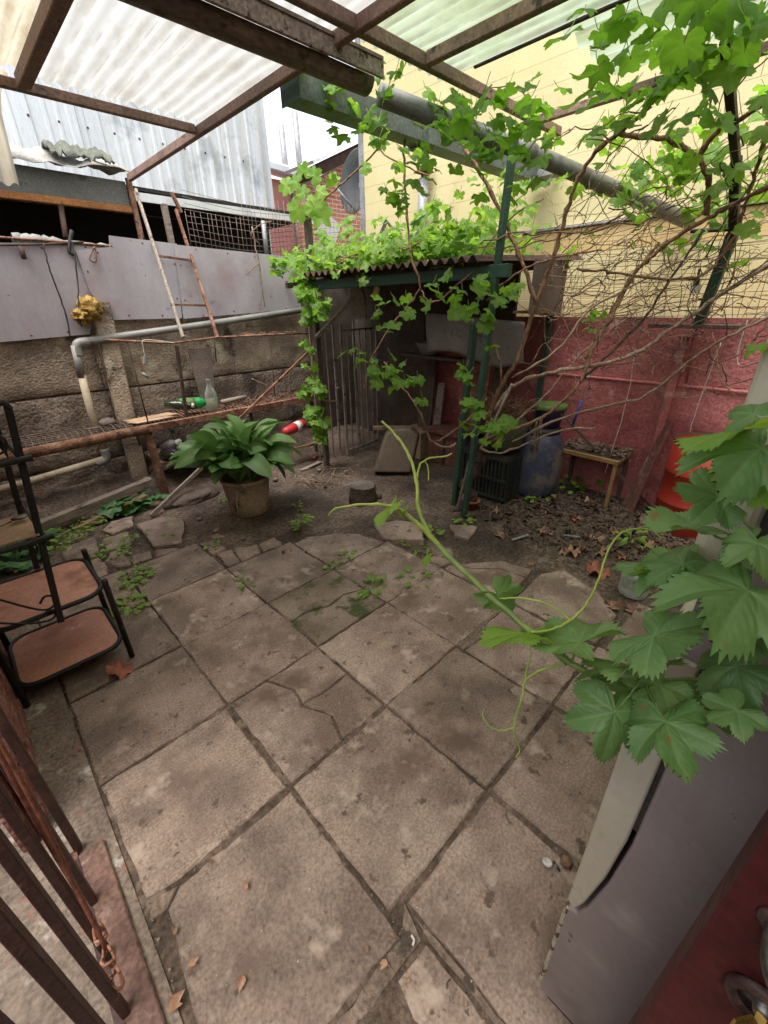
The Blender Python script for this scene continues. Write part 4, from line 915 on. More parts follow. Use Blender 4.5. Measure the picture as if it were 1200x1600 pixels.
corrsheet(-.5,.70,-.95,3.24,RZ+.062,'sheetOld','yellowed corrugated sheet in the top left corner, outside the left rafter')
corrsheet(-.6,.66,3.27,3.85,RZ+.04,'sheetOld','curled end of a yellowed corrugated sheet hanging past the left purlin', curl=2.2, seed=4)
corrsheet(1.66,2.335,-.95,1.92,RZ+.055,'sheetG','greenish translucent corrugated sheet beside the gutter', pitch=.076)
corrsheet(2.35,3.0,-.2,1.30,RZ+.075,'sheetG','clear stained corrugated sheet nearest the yellow house', pitch=.15, amp=.02)
# gutter
gt = thing('gutter', 'rusty half-round gutter with a pale peeling flange under the roof edge', 'gutter', (1,1.95,2.55))
def gut(u, v):
    a = math.pi*(v); return (-.6+u*2.45, 1.985-.055*math.cos(a), 2.555-.055*math.sin(a))
MB().grid(gut, 30, 10).build('trough', M['gutter'], gt, solid=.004)
MB().prism((-.6,1.885,2.575),(1.86,1.885,2.575),.016,.075,ch=.002).build('flange', M['flange'], gt)
MB().prism((-.6,1.93,2.602),(1.85,1.93,2.602),.12,.012).build('lip', M['gutter'], gt)
# grey green box gutter across the yard
bgx = thing('box_gutter', 'long grey green metal box gutter crossing to the yellow house', 'gutter', (2,2.33,2.55))
mb = MB()
def sec(x):
    t = (x-1.66)/2.6; z = 2.63-.01*t
    return [(x,2.41,z),(x,2.405,z-.095),(x,2.275,z-.10),(x,2.265,z),(x,2.255,z),(x,2.265,z-.107),(x,2.415,z-.103),(x,2.42,z)]
p0, p1 = sec(1.66), sec(4.28)
mb.add(p0+p1, [(i,(i+1)%8,8+(i+1)%8,8+i) for i in range(8)]+[tuple(range(8))]); mb.build('trough', M['greenzinc'], bgx)
MB().prism((1.655,2.255,2.575),(1.655,2.42,2.575),.004,.12).build('end_cap', M['green'], bgx)
MB().prism((2.62,2.335,2.572),(2.70,2.335,2.572),.19,.125).build('joint_sleeve', M['greenzinc'], bgx)
# thick pvc pipe sloping to the wall
vp = thing('thick_pipe', 'thick grey plastic pipe sloping through the vine to the yellow house', 'pipe', (3,1.6,2.3))
MB().tube([(1.98,2.03,2.545),(3.0,1.60,2.36),(4.24,1.10,2.11)], .047, 18).build('pipe_section', M['pvcdark'], vp)
MB().tube([(2.75,1.705,2.405),(2.87,1.655,2.383)], .053, 18).build('collar', M['pvcdark'], vp)

# ================================================================== RED WALL AND WHAT STANDS AGAINST IT
RX = 4.0
rw = thing('red_wall', 'rough red stucco boundary wall with a shallow ledge line', 'wall', (RX,2,0))
def redface(y0, y1, z0, z1, x, seed, amp=.010):
    def fn(u, v):
        y = y0+(y1-y0)*u; z = z0+(z1-z0)*v
        return (x+.016*noise.noise((y*1.6, z*1.9, seed))+amp*noise.noise((y*5, z*6, seed))+.5*amp*noise.noise((y*19, z*21, seed)), y, z)
    return MB().grid(fn, int((y1-y0)/.04), max(4, int((z1-z0)/.04)))
redface(-2.5, 4.7, -.05, .99, RX-.012, 2).build('lower_face', M['red'], rw)
redface(-2.5, 4.7, 1.0, 1.475, RX, 7).build('upper_face', M['red'], rw)
MB().box((RX+.012,-2.5,-.05),(RX+.16,4.75,1.47)).build('core', M['red'], rw)
MB().prism((RX+.002,-2.5,.995),(RX+.002,4.7,.995),.05,.022,ch=.006).build('ledge', M['red'], rw)
MB().prism((RX-.02,.86,.0),(RX-.02,.86,1.35),.13,.06,(0,1,0),ch=.01).build('pilaster', M['red'], rw)
# bracket shelf with scroll
bs = thing('bracket_shelf', 'narrow wooden shelf on a pink scroll bracket at the top of the red wall', 'shelf', (3.9, 0.805, 1.401))
a, b = V((3.88, 1.083, 1.43)), V((3.88, 0.531, 1.42)); a.z = b.z = 1.425
MB().prism(a, b, .16,.025,ch=.003).build('board', M['wooddark'], bs)
c = V((3.8, 0.774, 1.369)); c.z = 1.375
def scroll(c, s, side, up=V((0,0,1)), ax=V((0,1,0)), turns=1.4, n=22):
    return [c+ax*side*(s*(1-i/n*.85)*math.cos(i/n*turns*2*math.pi))+up*(s*(1-i/n*.85)*math.sin(i/n*turns*2*math.pi)) for i in range(n+1)]
M['pinkiron'] = mk('pink_iron', [(.35,.13,.12),(.42,.18,.16)], 9, .6, .1)
for sd_ in (-1, 1):
    MB().tube(scroll(c+V((0,sd_*.032,0)), .030, -sd_), .006, 6).build('scroll', M['pinkiron'], bs)
MB().tube([c+V((.02,0,.03)), c+V((.16,0,-.35))], .008, 6).build('strut', M['pinkiron'], bs)
MB().prism((3.90,.80,1.41),(3.985,.80,1.10),.015,.02).build('arm', M['pinkiron'], bs)

# table
tb = thing('small_table', 'low yellow wooden frame table covered with dry leaves', 'table', (3.8,1.28,0))
TL, TR = V((3.68,1.53,.40)), V((3.66,1.02,.40))
MB().prism(TL, TR, .03,.035,ch=.003).build('front_rail', M['woodpale'], tb)
MB().prism(TR+V((.015,.01,0)), TR+V((.32,.01,.0)), .03,.03,ch=.003).build('side_rail', M['woodpale'], tb)
MB().prism(TL+V((.015,-.01,0)), TL+V((.32,-.01,.0)), .03,.03,ch=.003).build('side_rail', M['woodpale'], tb)
MB().box((3.69,1.03,.412),(3.97,1.52,.428)).build('top', M['wooddark'], tb)
for (x, y) in ((3.69,1.50),(3.67,1.04)): MB().prism((x-.01,y,0),(x,y,.385),.028,.028,(0,1,0),ch=.003).build('leg', M['woodpale'], tb)
for (x, y) in ((3.95,1.50),(3.95,1.04)): MB().prism((x,y,0),(x,y,.385),.028,.028,(0,1,0),ch=.003).build('leg', M['wooddark'], tb)
r = random.Random(4); mb = MB()
for i in range(420): leaf_quad(mb, (r.uniform(3.69,3.97), r.uniform(1.0,1.53), .435+.02*r.random()), r.uniform(.01,.026), r, .5)
tag(stuff(mb.build('dry_leaf_cover', M['deadleafgrey'])), 'layer of dry leaves lying on the small yellow table', 'leaves')
# red drum
dr = thing('red_drum', 'red steel drum standing against the red wall, half hidden by leaves', 'drum', (3.70,.48,0))
c = V((3.70,.48,-.01)); Rr, H = .215, .70
pr = [(Rr*.97,0),(Rr,.01),(Rr,.225),(Rr*1.035,.235),(Rr*1.035,.245),(Rr,.255),(Rr,.455),(Rr*1.035,.465),(Rr*1.035,.475),(Rr,.485),(Rr,H-.01)]
MB().lathe(pr, c, n=40).build('shell', M['drum'], dr)
MB().lathe([(Rr,H-.012),(Rr*1.03,H-.006),(Rr*1.03,H+.004),(Rr*.97,H+.002),(Rr*.95,H-.05),(0,H-.06)], c, n=40).build('rim', M['rustdark'], dr)
blob(c+V((0,0,H-.03)), .17, 4, .2, 16, 8, (1,1,.16)).build('soil_fill', M['litter'], dr)
# stained plank leaning
m = MB(); m.prism((3.78,.90,-.02),(3.93,.80,.74),.15,.03,(-.6,.6,.2),ch=.006,w1=.07)
tag(m.build('stained_plank', M['redpatch']), 'brown stained plank leaning on the red wall beside the drum', 'plank')
tag(MB().prism((3.55, 1.556, 0.777), (3.941, 0.778, -0), .018,.018,(0,0,1)).build('long_rod', M['wooddark']), 'thin dark rod slanting down in front of the yellow table', 'rod')
# blue barrel with purple bucket on top
br = thing('blue_barrel', 'faded blue plastic barrel with grey dirt, standing by the red wall', 'barrel', (3.55,1.68,0))
c = V((3.58,1.68,-.02)); Rr = .212
MB().lathe([(Rr*.7,0),(Rr*.92,.02),(Rr,.07),(Rr*1.01,.25),(Rr*.99,.44),(Rr*.92,.52),(Rr*.78,.57),(Rr*.72,.585),(Rr*.72,.60),(0,.60)], c, n=36).build('body', M['barrel'], br)
MB().lathe([(Rr*.76,.585),(Rr*.78,.60),(Rr*.78,.625),(Rr*.6,.63),(0,.63)], c, n=30).build('lid', M['cable'], br)
pb_ = thing('purple_bucket', 'purple bucket with a green lid on top of the blue barrel', 'bucket', (3.6,1.62,.62))
c = V((3.60,1.64,.612)); MB().lathe([(.10,0),(.125,.14),(.13,.145),(.13,.16),(.12,.16),(0,.155)], c, n=28).build('body', M['purple'], pb_)
MB().lathe([(.138,.155),(.142,.165),(.138,.195),(.11,.20),(0,.19)], c, n=28).build('lid', M['greenlid'], pb_)
tag(MB().tube([(3.72,1.47,.62),(3.75,1.44,.84)], .012, 8).build('blue_stick', M['blue']), 'short blue plastic stick leaning beside the purple bucket', 'stick')
sk = thing('hanging_straw', 'bunch of dry straw hanging in front of the blue barrel', 'straw', (3.36, 1.576, 0.537))
r = random.Random(6); mb = MB()
for i in range(16):
    a = V((3.36, 1.61, 0.721))+V((0,r.uniform(-.03,.03),r.uniform(-.02,.02))); mb.tube(smooth_path([a, a+V((0,r.uniform(-.02,.02),-.12)), a+V((0,r.uniform(-.03,.03),-r.uniform(.2,.32)))], 3), .003, 4)
mb.build('straw', M['barkgrey'], sk)
# green glazed vase with dry twigs, dark ribbed crate
vz = thing('green_urn', 'dusty green urn full of dry twigs on the dark crate', 'urn', (3.25, 1.854, 0.447))
c = V((3.28,1.86,.42)); MB().lathe([(.10,0),(.15,.06),(.185,.16),(.18,.24),(.15,.30),(.14,.33),(.155,.345),(.13,.34),(0,.30)], c, n=28).build('body', mk('urn_glaze', [(.06,.075,.05),(.12,.12,.09)], 5, .5, .1, 40, spots=[((.20,.16,.12), 4, .56, .1)]), vz)
r = random.Random(14); mb = MB()
for i in range(150):
    a = c+V((r.uniform(-.14,.14), r.uniform(-.14,.14), .33)); d = V((r.uniform(-1,1), r.uniform(-1,1), r.uniform(0,1.0)))*r.uniform(.08,.24)
    mb.tube(smooth_path([a, a+d*.5+V((0,0,.02)), a+d], 2, .012, i), [.004,.002], 4)
stuff(mb.build('dry_twigs', M['bark'], vz))
cr_ = thing('ribbed_crate', 'dark ribbed plastic crate beneath the green urn', 'crate', (3.32,1.95,0))
MB().box((3.12,1.72,-.01),(3.50,2.22,.40)).build('shell', M['black'], cr_)
M['cratedark'] = mk('dark_crate', [(.02,.026,.022),(.04,.045,.04)], 6, .6, .1)
for i in range(13): MB().prism((3.112,1.74+i*.038,0),(3.112,1.74+i*.038,.39),.012,.02,(0,1,0)).build('rib', M['cratedark'], cr_)
for i in range(9): MB().prism((3.14+i*.042,1.712,0),(3.14+i*.042,1.712,.39),.02,.012,(0,1,0)).build('rib', M['cratedark'], cr_)
for z in (.03,.2,.385): MB().prism((3.105,1.71,z),(3.105,2.23,z),.02,.022).build('rim', M['cratedark'], cr_)

# ================================================================== SHED
sh = thing('garden_shed', 'dark open shed with a corrugated roof and a green front beam', 'shed', (2.66,3,0))
MB().prism((2.66,3.70,1.765),(2.66,1.60,1.775),.05,.075,ch=.004).build('front_beam', M['green'], sh)
MB().prism((2.66,3.66,-.02),(2.66,3.66,2.30),.055,.055,(0,1,0),ch=.004).build('corner_post', M['wooddark'], sh)
def shroof(u, v):
    y = 1.74+u*(2.0+.75*v); x = 2.52+v*1.50
    return (x, y, 1.845+.075*v+.018*math.cos(y/.085*2*math.pi))
MB().grid(shroof, 300, 8).build('corrugated_roof', M['rustdark'], sh, solid=.004)
for x in (3.0,3.4,3.8): MB().prism((x,1.80,1.80+.05*(x-2.52)),(x,4.6,1.80+.05*(x-2.52)),.04,.05).build('purlin', M['wooddark'], sh)
MB().prism((2.66,4.10,1.78),(3.98,4.10,1.85),.04,.05).build('side_beam', M['wooddark'], sh)
MB().box((3.22,4.58,-.02),(3.98,4.62,1.86)).build('side_wall', M['wooddark'], sh)
MB().box((3.90,3.35,-.02),(3.94,4.58,1.9)).build('dark_backing', M['wooddark'], sh)  # dark board added to stand in for deep shade at the shed's back
MB().box((3.955,2.28,1.36),(3.985,4.58,1.92)).build('dark_backing', M['wooddark'], sh)
m = MB(); m.add([(3.0,1.62,1.52),(3.97,1.85,1.48),(3.97,1.85,1.90),(3.0,1.62,1.85)], [(0,1,2,3)]); m.build('end_board', M['purpleboard'], sh, solid=.015)
MB().prism((3.93,1.92,0),(3.90,1.90,1.50),.05,.04,(0,1,0)).build('rear_post', M['green'], sh)
MB().prism((3.45,1.78,1.52),(3.45,1.78,1.86),.06,.03,(0,1,0)).build('pale_board', M['wood'], sh)
# hanging grey sheet inside
def hs(u, v):
    y = 2.80-1.02*u; return (3.28+.03*math.sin(u*5)+.05*v*v, y, 1.52-.06*u-.34*v+.03*math.sin(u*6.5)*v+(.05*v*max(0,u-.8)*5*(.6)))
tag(MB().grid(hs, 24, 10).build('grey_sheet', M['awning'], solid=.008), 'torn pale grey sheet hanging across the shed interior', 'sheet')
tag(MB().prism((3.0,1.72,1.535),(3.5,1.70,1.525),.05,.02).build('wooden_bracket', M['woodbrown']), 'thin brown lath lying on top of the hanging grey sheet', 'lath')
tag(MB().prism((2.74, 2.868, 1.735), (2.74, 2.902, 1.66), .05,.02,(1,0,0)).build('cream_lath', mk('cream_lath', [(.55,.42,.22)], 4, .7, .1)), 'short cream lath end poking down below the green beam', 'lath')
# barred gate in the shed
gtx = thing('barred_gate', 'grey steel barred gate standing open inside the shed', 'gate', (3.026, 3.705, 0))
g0, g1 = V((3.02,3.73,.0)), V((3.62,3.83,.0)); GH = 1.42
M['gatebar'] = mk('grey_gate_steel', [(.26,.215,.19),(.38,.32,.285)], 9, .6, .15, metallic=.3, spots=[((.08,.045,.035), 12, .6)])
for i in range(7):
    p = g0.lerp(g1, i/6); w = .024 if i in (0,6) else .014
    MB().prism(p+V((0,0,.02)), p+V((0,0,GH-.05*(i>0))), w, w, (0,1,0)).build('bar', M['gatebar'], gtx)
MB().prism(g0+V((0,0,.06)), g1+V((0,0,.05)), .022,.022).build('rail', M['gatebar'], gtx)
MB().prism(g0+V((0,0,GH-.06)), g1+V((0,0,GH-.06)), .02,.02).build('rail', M['gatebar'], gtx)
fg = thing('side_grille', 'rusty barred side frame between the rack and the gate', 'frame', (2.944, 3.794, 0))
h0, h1 = V((2.72,3.86,0)), V((2.97,3.80,0))
for i in range(4):
    p = h0.lerp(h1, i/3); MB().prism(p, p+V((0,0,1.42)), .02 if i == 3 else .012, .02 if i == 3 else .012, (0,1,0)).build('bar', M['gatebar'], fg)
MB().prism(h0+V((0,0,.66)), h1+V((0,0,.64)), .016,.016).build('rail', M['rust'], fg)
MB().tube([h1+V((-.015,-.01,.78)), h1+V((.03,-.02,.78))], .010, 8).build('latch', M['gatebar'], fg)
r = random.Random(9)
for i in range(7):
    y = 4.1+.05*i
    tag(MB().prism((3.45+.04*i,4.0+.05*i,0),(3.47+.04*i,4.05+.05*i,1.5-.03*i),.016,.016,(0,1,0)).build('steel_bar', M['gatebar']), 'dim steel bar upright at the back of the shed, '+ORD[i]+' from the gate', 'bar', 'bars stacked in the shed')
for i, (y, x, h_, w_, m_) in enumerate([(2.25,3.86,1.15,.16,'wooddark'),(2.50,3.88,.95,.12,'woodbrown'),(3.15,3.84,1.25,.20,'wooddark'),(2.95,3.80,.80,.10,'wood'),(2.10,3.84,.75,.22,'redpatch')]):
    tag(MB().prism((x-.16,y,0),(x+.05,y+.08,h_),w_,.02,(1,0,.2),ch=.003).build('scrap_board', M[m_]), ['dark wide scrap board behind the ribbed crate','brown narrow scrap board beside the dull red box','tallest dark scrap board leaning near the gate side of the shed','thin pale scrap lath leaning behind the tilted container','dull red scrap board low behind the green post'][i], 'board', 'scrap boards leaning in the shed')
tag(MB().box((3.50,3.02,.0),(3.86,3.36,.30),ch=.006).build('cardboard_box', M['card']), 'brown cardboard box on the floor at the back of the shed', 'box')
tag(MB().prism((3.55,2.2,1.10),(3.55,3.3,1.12),.20,.025,ch=.003).build('shed_shelf', M['wooddark']), 'dark shelf board below the hanging grey sheet in the shed', 'shelf')
tag(MB().lathe([(.10,0),(.15,.10),(.16,.11),(.145,.105),(.09,.01),(0,.01)], (3.55,2.95,1.135), n=24).build('grey_basin', M['awning']), 'pale grey basin standing on the dark shed shelf', 'basin')
# beige tilted container, red crate, boards
ct = thing('tilted_container', 'beige plastic container tipped on its side in front of the shed', 'container', (3.15,3.1,0))
def cont():
    m = MB(); base = [(-.22,-.02),(.20,-.02),(.20,.38),(.10,.46),(-.06,.46),(-.17,.40)]
    cc = V((3.05,3.0,.02)); ux = V((.66,-.74,0)).normalized(); uz = (V((.14,.12,.96))+ux*.20).normalized(); un = ux.cross(uz).normalized()
    fr = [cc+ux*x+uz*z-un*0 for x, z in base]; bk_ = [cc+ux*x*.9+uz*z*.95+un*.16*-1*(-1) for x, z in base]
    k = len(base); m.add(fr+bk_, [tuple(range(k)), tuple(range(2*k-1,k-1,-1))]+[(i,k+i,k+(i+1)%k,(i+1)%k) for i in range(k)]); return m
cont().build('body', M['cream'], ct, bevel=.02)
MB().prism((2.99,3.24,.43),(3.32,2.90,.43),.03,.04,ch=.004).build('wooden_lip', M['woodbrown'], ct)
rc2 = thing('red_crate', 'dull red wooden box standing at the back of the shed', 'box', (3.7,2.7,0))
MB().box((3.55,2.55,0),(3.92,2.95,.34)).build('body', M['redpatch'], rc2)
MB().box((3.50,2.48,.345),(3.95,3.0,.37)).build('lid', M['redpatch'], rc2)
MB().prism((3.535,2.72,0),(3.535,2.72,.34),.03,.02,(0,1,0)).build('batten', M['wooddark'], rc2)
bw = MB(); c = V((3.1, 3.528, 1.588))
m = MB(); m.add([c+V((0,.12,-.12)), c+V((0,-.12,-.12)), c+V((0,-.10,.10)), c+V((0,-.02,.20)), c+V((0,.09,.17))], [(0,1,2,3,4)])
tag(m.build('ribbed_board', M['wood'], solid=.03), 'small arched grey board sitting on top of the barred gate', 'board')
tag(MB().prism((2.359, 3.73, 0), (2.665, 3.796, -0), .05,.012).build('dry_sticks', M['wood']), 'grey flat stick lying on the stones by the shed', 'stick')
tag(blob(V((2.673, 3.917, 0))+V((0,0,.02)), .022, 2, .2, 10, 8).build('red_scrap', M['redplastic']), 'small bright red scrap on the ground by the shed', 'scrap')
r = random.Random(19); mb = MB()
for i in range(34):
    a = V((2.491, 3.394, 0))+V((r.uniform(-.35,.2), r.uniform(-.2,.25), r.uniform(.01,.05))); d = V((r.uniform(-1,1), r.uniform(-1,1), r.uniform(-.05,.1)))*r.uniform(.06,.16)
    mb.tube([a-d, a+d*.1+V((0,0,.01)), a+d], .004, 5)
tag(stuff(mb.build('stick_heap', M['barkgrey'])), 'loose heap of dry sticks on the ground by the shed gate', 'sticks')

# ================================================================== GREEN POSTS, WIRE MESH, POLE
tag(MB().prism((2.82,2.02,-.03),(2.80,1.93,1.46),.062,.04,(0,1,0),ch=.005).build('green_post', M['green']), 'thick green timber post in front of the shed', 'post')
tag(MB().prism((2.66,1.80,-.03),(2.66,1.655,2.42),.048,.035,(0,1,0),ch=.004).build('green_post', M['green']), 'tall slim green post rising past the shed roof into the vine', 'post')
tag(MB().prism((2.72,1.92,.0),(2.68,1.79,.55),.018,.014,(0,1,0)).build('thin_stake', M['wood']), 'thin grey stake standing between the two green posts', 'stake')
tag(MB().prism((2.72, 1.731, 0.596), (2.72, 1.532, 1.094), .016,.016).build('white_rod', M['flange']), 'pale peeling rod lashed across the green posts', 'rod')
sp_ = thing('clay_pot', 'broken clay pot at the foot of the tall green post', 'pot', (2.786, 1.805, 0))
MB().lathe([(.045,0),(.062,.07),(.068,.07),(.070,.09),(.06,.09),(.042,.02),(0,.02)], V((2.789, 1.801, 0))+V((.05,.05,-.005)), n=18).build('body', M['pot'], sp_)
wm = thing('wire_mesh', 'sagging rusty wire mesh stretched above the red wall', 'mesh', (3.9,.9,1.5))
mb = MB()
for i in range(40):
    y = 1.9-i*.055; y += .03*math.sin(i*5.1); mb.tube(smooth_path([(3.92,y,1.48),(3.90+.02*math.sin(i),y+.04*math.sin(i*1.7),1.7),(3.88,y-.05*math.sin(i*2.3),1.9+.15*math.sin(i*3)**2)],3), .0018, 4)
for i in range(12): mb.tube(smooth_path([(3.92,1.95,1.5+i*.05),(3.90,1.3,1.48+i*.05+.03*math.sin(i*2)),(3.93,.5,1.5+i*.05+.03*math.sin(i*3.3)),(3.92,-.25,1.5+i*.05)],4), .002, 4)
mb.build('mesh', M['wire'], wm)
pg = thing('leaning_pole', 'dark green steel pole leaning over the red wall among the vines', 'pole', (3.9, 0.783, 1.463))
MB().prism((3.86, 0.78, 1.444), (3.7, 0.701, 1.964), .085,.06,(0,1,0),ch=.005).build('lower_bar', M['green'], pg)
MB().prism((3.68, 0.696, 1.949), (3.2, 0.687, 2.231), .045,.045,(0,1,0),ch=.004).build('upper_bar', M['darkmetal'], pg)
MB().prism((3.2, 0.685, 2.225), (2.5, 0.679, 2.484), .035,.035,(0,1,0),ch=.004).build('upper_bar', M['darkmetal'], pg)
tag(MB().tube([(3.78, 0.952, 1.997), (3.7, 0.695, 1.977)], .012, 6).build('cross_rod', M['darkmetal']), 'short dark rod crossing the leaning pole', 'rod')
pd = thing('hanging_brush', 'small brush with dark handle hanging from the vine near the pole', 'brush', (3.6, 0.808, 1.68))
MB().tube([(3.6, 0.807, 1.769), (3.6, 0.803, 1.712)], .007, 6).build('hook', M['cable'], pd)
MB().prism((3.6, 0.803, 1.712), (3.6, 0.803, 1.672), .03,.02,(1,0,0)).build('ferrule', M['cable'], pd)
MB().prism((3.6, 0.8, 1.676), (3.6, 0.799, 1.632), .055,.02,(1,0,0)).build('bristles', M['whitecord'], pd)
for pts, lab in [([(3.7, 1.101, 1.271), (3.7, 1.081, 1.018), (3.7, 1.085, 0.719), (3.7, 1.117, 0.273)], 'white string hanging in front of the yellow table'),
                 ([(3.7, 0.593, 1.337), (3.7, 0.603, 1.154), (3.7, 0.616, 0.845), (3.7, 0.613, 0.729)], 'white string running down to the red drum'),
                 ([(3.7, 0.493, 1.473), (3.7, 0.486, 1.264), (3.7, 0.454, 1.198)], 'short white string end near the fridge')]:
    tag(MB().tube(smooth_path(pts, 4, .003, 3), .0035, 5).build('string', M['whitecord']), lab, 'string', 'strings hanging by the red wall')

# ================================================================== GRAPE VINE
def leaf_outline(th):
    """radius of a five-lobed toothed vine leaf; th = 0 at the tip, pi at the petiole"""
    a = abs(th)
    r_ = .66
    for ang, amp, wd in ((0,.36,.37),(1.02,.27,.36),(2.0,.17,.42)):
        r_ += amp*math.exp(-((a-ang)/wd)**2)
    r_ -= .16*math.exp(-((a-.53)/.08)**2)+.12*math.exp(-((a-1.55)/.10)**2)
    if a > 2.55: r_ *= max(.12, 1-((a-2.55)/.60)**1.3*.95)
    return r_*.62
def leaf_mesh(name, mat, nth, nr, seed, teeth=True, cup=.18, wav=.05, edge=.10):
    r = random.Random(seed); vs = [(0,0,0)]; vn = [1.0]; fs = []
    ph = r.uniform(0, 6)
    for k in range(1, nr+1):
        for j in range(nth):
            th = -math.pi+2*math.pi*(j+.5)/nth; R_ = leaf_outline(th)
            if k == nr and teeth: R_ *= (1.035+.04*math.sin(j*2.3)) if j % 2 else .925
            rr = R_*k/nr
            q0 = min((0,1.02,2.0), key=lambda q: abs(abs(th)-q)); dv = abs(abs(th)-q0)*rr
            lu = rr*math.cos(abs(th)-q0)-rr*abs(math.sin(abs(th)-q0))*1.15; lp = (lu/.085) % 1.0; d2 = min(lp, 1-lp)*.085
            x, y = rr*math.cos(th), rr*math.sin(th)
            z = -cup*rr*rr+wav*rr*math.sin(3*th+ph)+.045*min(dv,.12)/.12*rr*1.4+.02*rr*math.sin(7*th+ph*2)+(.010*math.sin(math.pi*lp)*min(1, dv/.05) if nr > 4 else 0)+(edge*math.sin(5*th+ph)*(k/nr)**3*R_)
            vs.append((x, y, z)); vn.append(max(max(0, 1-dv/.016)*(1-.4*k/nr), .55*max(0, 1-d2/.009) if nr > 4 else 0))
    for j in range(nth-1): fs.append((0, 1+j, 2+j))
    for k in range(nr-1):
        o = 1+k*nth
        for j in range(nth-1): fs.append((o+j, o+nth+j, o+nth+j+1, o+j+1))
    m = MB(); m.add(vs, fs, True); me = m.mesh(name)
    at = me.attributes.new('vein','FLOAT','POINT'); at.data.foreach_set('value', vn); me.materials.append(mat); return me
LG = [leaf_mesh('grape_leaf', M['grape'], 40, 3, s, True, c, w) for s, c, w in ((1,.25,.08),(2,.5,.12),(3,-.15,.10),(4,.7,.15))]
LI = [leaf_mesh('vine_leaf', M['ivy'], 30, 2, s, True, c, w) for s, c, w in ((5,.3,.1),(6,.6,.14),(7,-.1,.12))]
LB = [leaf_mesh('large_leaf', M['grapebig'], 150, 16, s, True, c, w, e) for s, c, w, e in ((8,.25,.10,.12),(9,.6,.12,.2),(10,-.1,.14,.16),(11,.9,.10,.1))]
LBR = leaf_mesh('large_leaf', M['ivy'], 150, 16, 12, True, .35, .12, .15)  # brighter leaf colour with backlight put into it; also for yellowed leaves
def orient(c, tip, nrm, s):
    x = V(tip).normalized(); n_ = V(nrm); n_ = n_-x*n_.dot(x)
    n_ = n_.normalized() if n_.length > 1e-4 else x.orthogonal().normalized()
    y = n_.cross(x)
    return Matrix(((x.x*s, y.x*s, n_.x*s, c[0]), (x.y*s, y.y*s, n_.y*s, c[1]), (x.z*s, y.z*s, n_.z*s, c[2]), (0,0,0,1)))
CAMP = V((0,0,1.6))
class LeafSet:
    """leaves of one vine: the 300 that show largest are parts, the rest one joined part"""
    def __init__(self, root, cap=300): self.root = root; self.items = []; self.cap = cap
    def add(self, me, mt, s): self.items.append((s/max(.2, (V(mt.translation)-CAMP).length), me, mt))
    def flush(self):
        pm = MB(); rr_ = random.Random(3)
        for s_, me, mt in self.items:      # leaf stalks
            p = mt.translation; x = mt.to_3x3().col[0]; L = x.length
            q = p-x*.45+V((rr_.uniform(-.02,.02), rr_.uniform(-.02,.02), rr_.uniform(-.01,.05)*1.0))
            pm.tube([p, p.lerp(q,.5)+V((0,0,-.008)), q], .0016, 3, False)
        stuff(pm.build('leaf_stalks', M['shoot'], self.root))
        self.items.sort(key=lambda t: -t[0])
        for _, me, mt in self.items[:self.cap]: place(me, 'leaf', self.root, mt)
        rest = self.items[self.cap:]
        if rest:
            by = {}
            for _, me, mt in rest: by.setdefault(me.materials[0].name, []).append((me, mt))
            for nm, lst in by.items():
                m = MB(); vn = []
                for me, mt in lst:
                    m.add([mt @ v.co for v in me.vertices], [tuple(p.vertices) for p in me.polygons], True)
                    vn += [d.value for d in me.attributes['vein'].data]
                o = m.build('far_leaves', bpy.data.materials[nm], self.root); stuff(o)
                at = o.data.attributes.new('vein','FLOAT','POINT'); at.data.foreach_set('value', vn)
def leaf_at(ls, pool, p, s, r, down=.5, toward=.35):
    az = r.uniform(0, 6.283); tip = V((math.cos(az), math.sin(az), -r.uniform(0, down*2)))
    tc_ = (CAMP-V(p)).normalized()
    nrm = V((r.uniform(-.5,.5), r.uniform(-.5,.5), 1))+tc_*r.uniform(0, toward*2)
    ls.add(r.choice(pool), orient(p, tip, nrm, s), s)
gv = thing('grape_vine', 'large old grape vine spreading bare brown canes and leaves over the right side', 'vine', (2.8,1.95,0))
GL = LeafSet(gv)
def cane(pts, r0, r1, mat='bark', seed=0, sub=5, jit=.006, name='cane', parent=None):
    path = smooth_path(pts, sub, jit, seed); k = len(path); rr = random.Random(seed)
    rad = [.85*(r0+(r1-r0)*i/(k-1))*(1+(.38 if i % 5 == 2 else 0)+rr.uniform(-.10,.10)) for i in range(k)]
    MB().tube(path, rad, 7).build(name, M[mat], parent or gv); return path
# trunk and thick arms
cane([(2.86,1.90,-.03),(2.88,1.88,.10),(2.82,1.93,.20),(2.86,1.84,.34),(2.84,1.80,.50),(2.80,1.82,.62)], .05, .036, 'barkdark', 1, 6, .01, 'trunk')
cane([(2.8, 1.748, 0.801), (2.8, 1.684, 1.014), (2.82, 1.572, 1.249), (2.84, 1.491, 1.585), (2.84, 1.425, 1.813), (2.84, 1.386, 2.005), (2.82, 1.341, 2.158), (2.8, 1.268, 2.28), (2.75, 1.12, 2.348), (2.7, 1.015, 2.379), (2.6, 0.888, 2.456)], .018, .010, 'bark', 2)
cane([(2.83, 1.489, 1.604), (2.8, 1.579, 1.787), (2.78, 1.696, 1.978), (2.75, 1.762, 2.106), (2.7, 1.94, 2.358), (2.66, 2.068, 2.523), (2.6, 2.131, 2.556)], .015, .010, 'bark', 3)
cane([(2.75, 1.12, 2.348), (2.9, 1.112, 2.361), (3, 0.978, 2.339), (3.1, 0.874, 2.284), (3.15, 0.812, 2.225), (3.2, 0.775, 2.134), (3.2, 0.754, 2.009)], .014, .018, 'bark', 4)
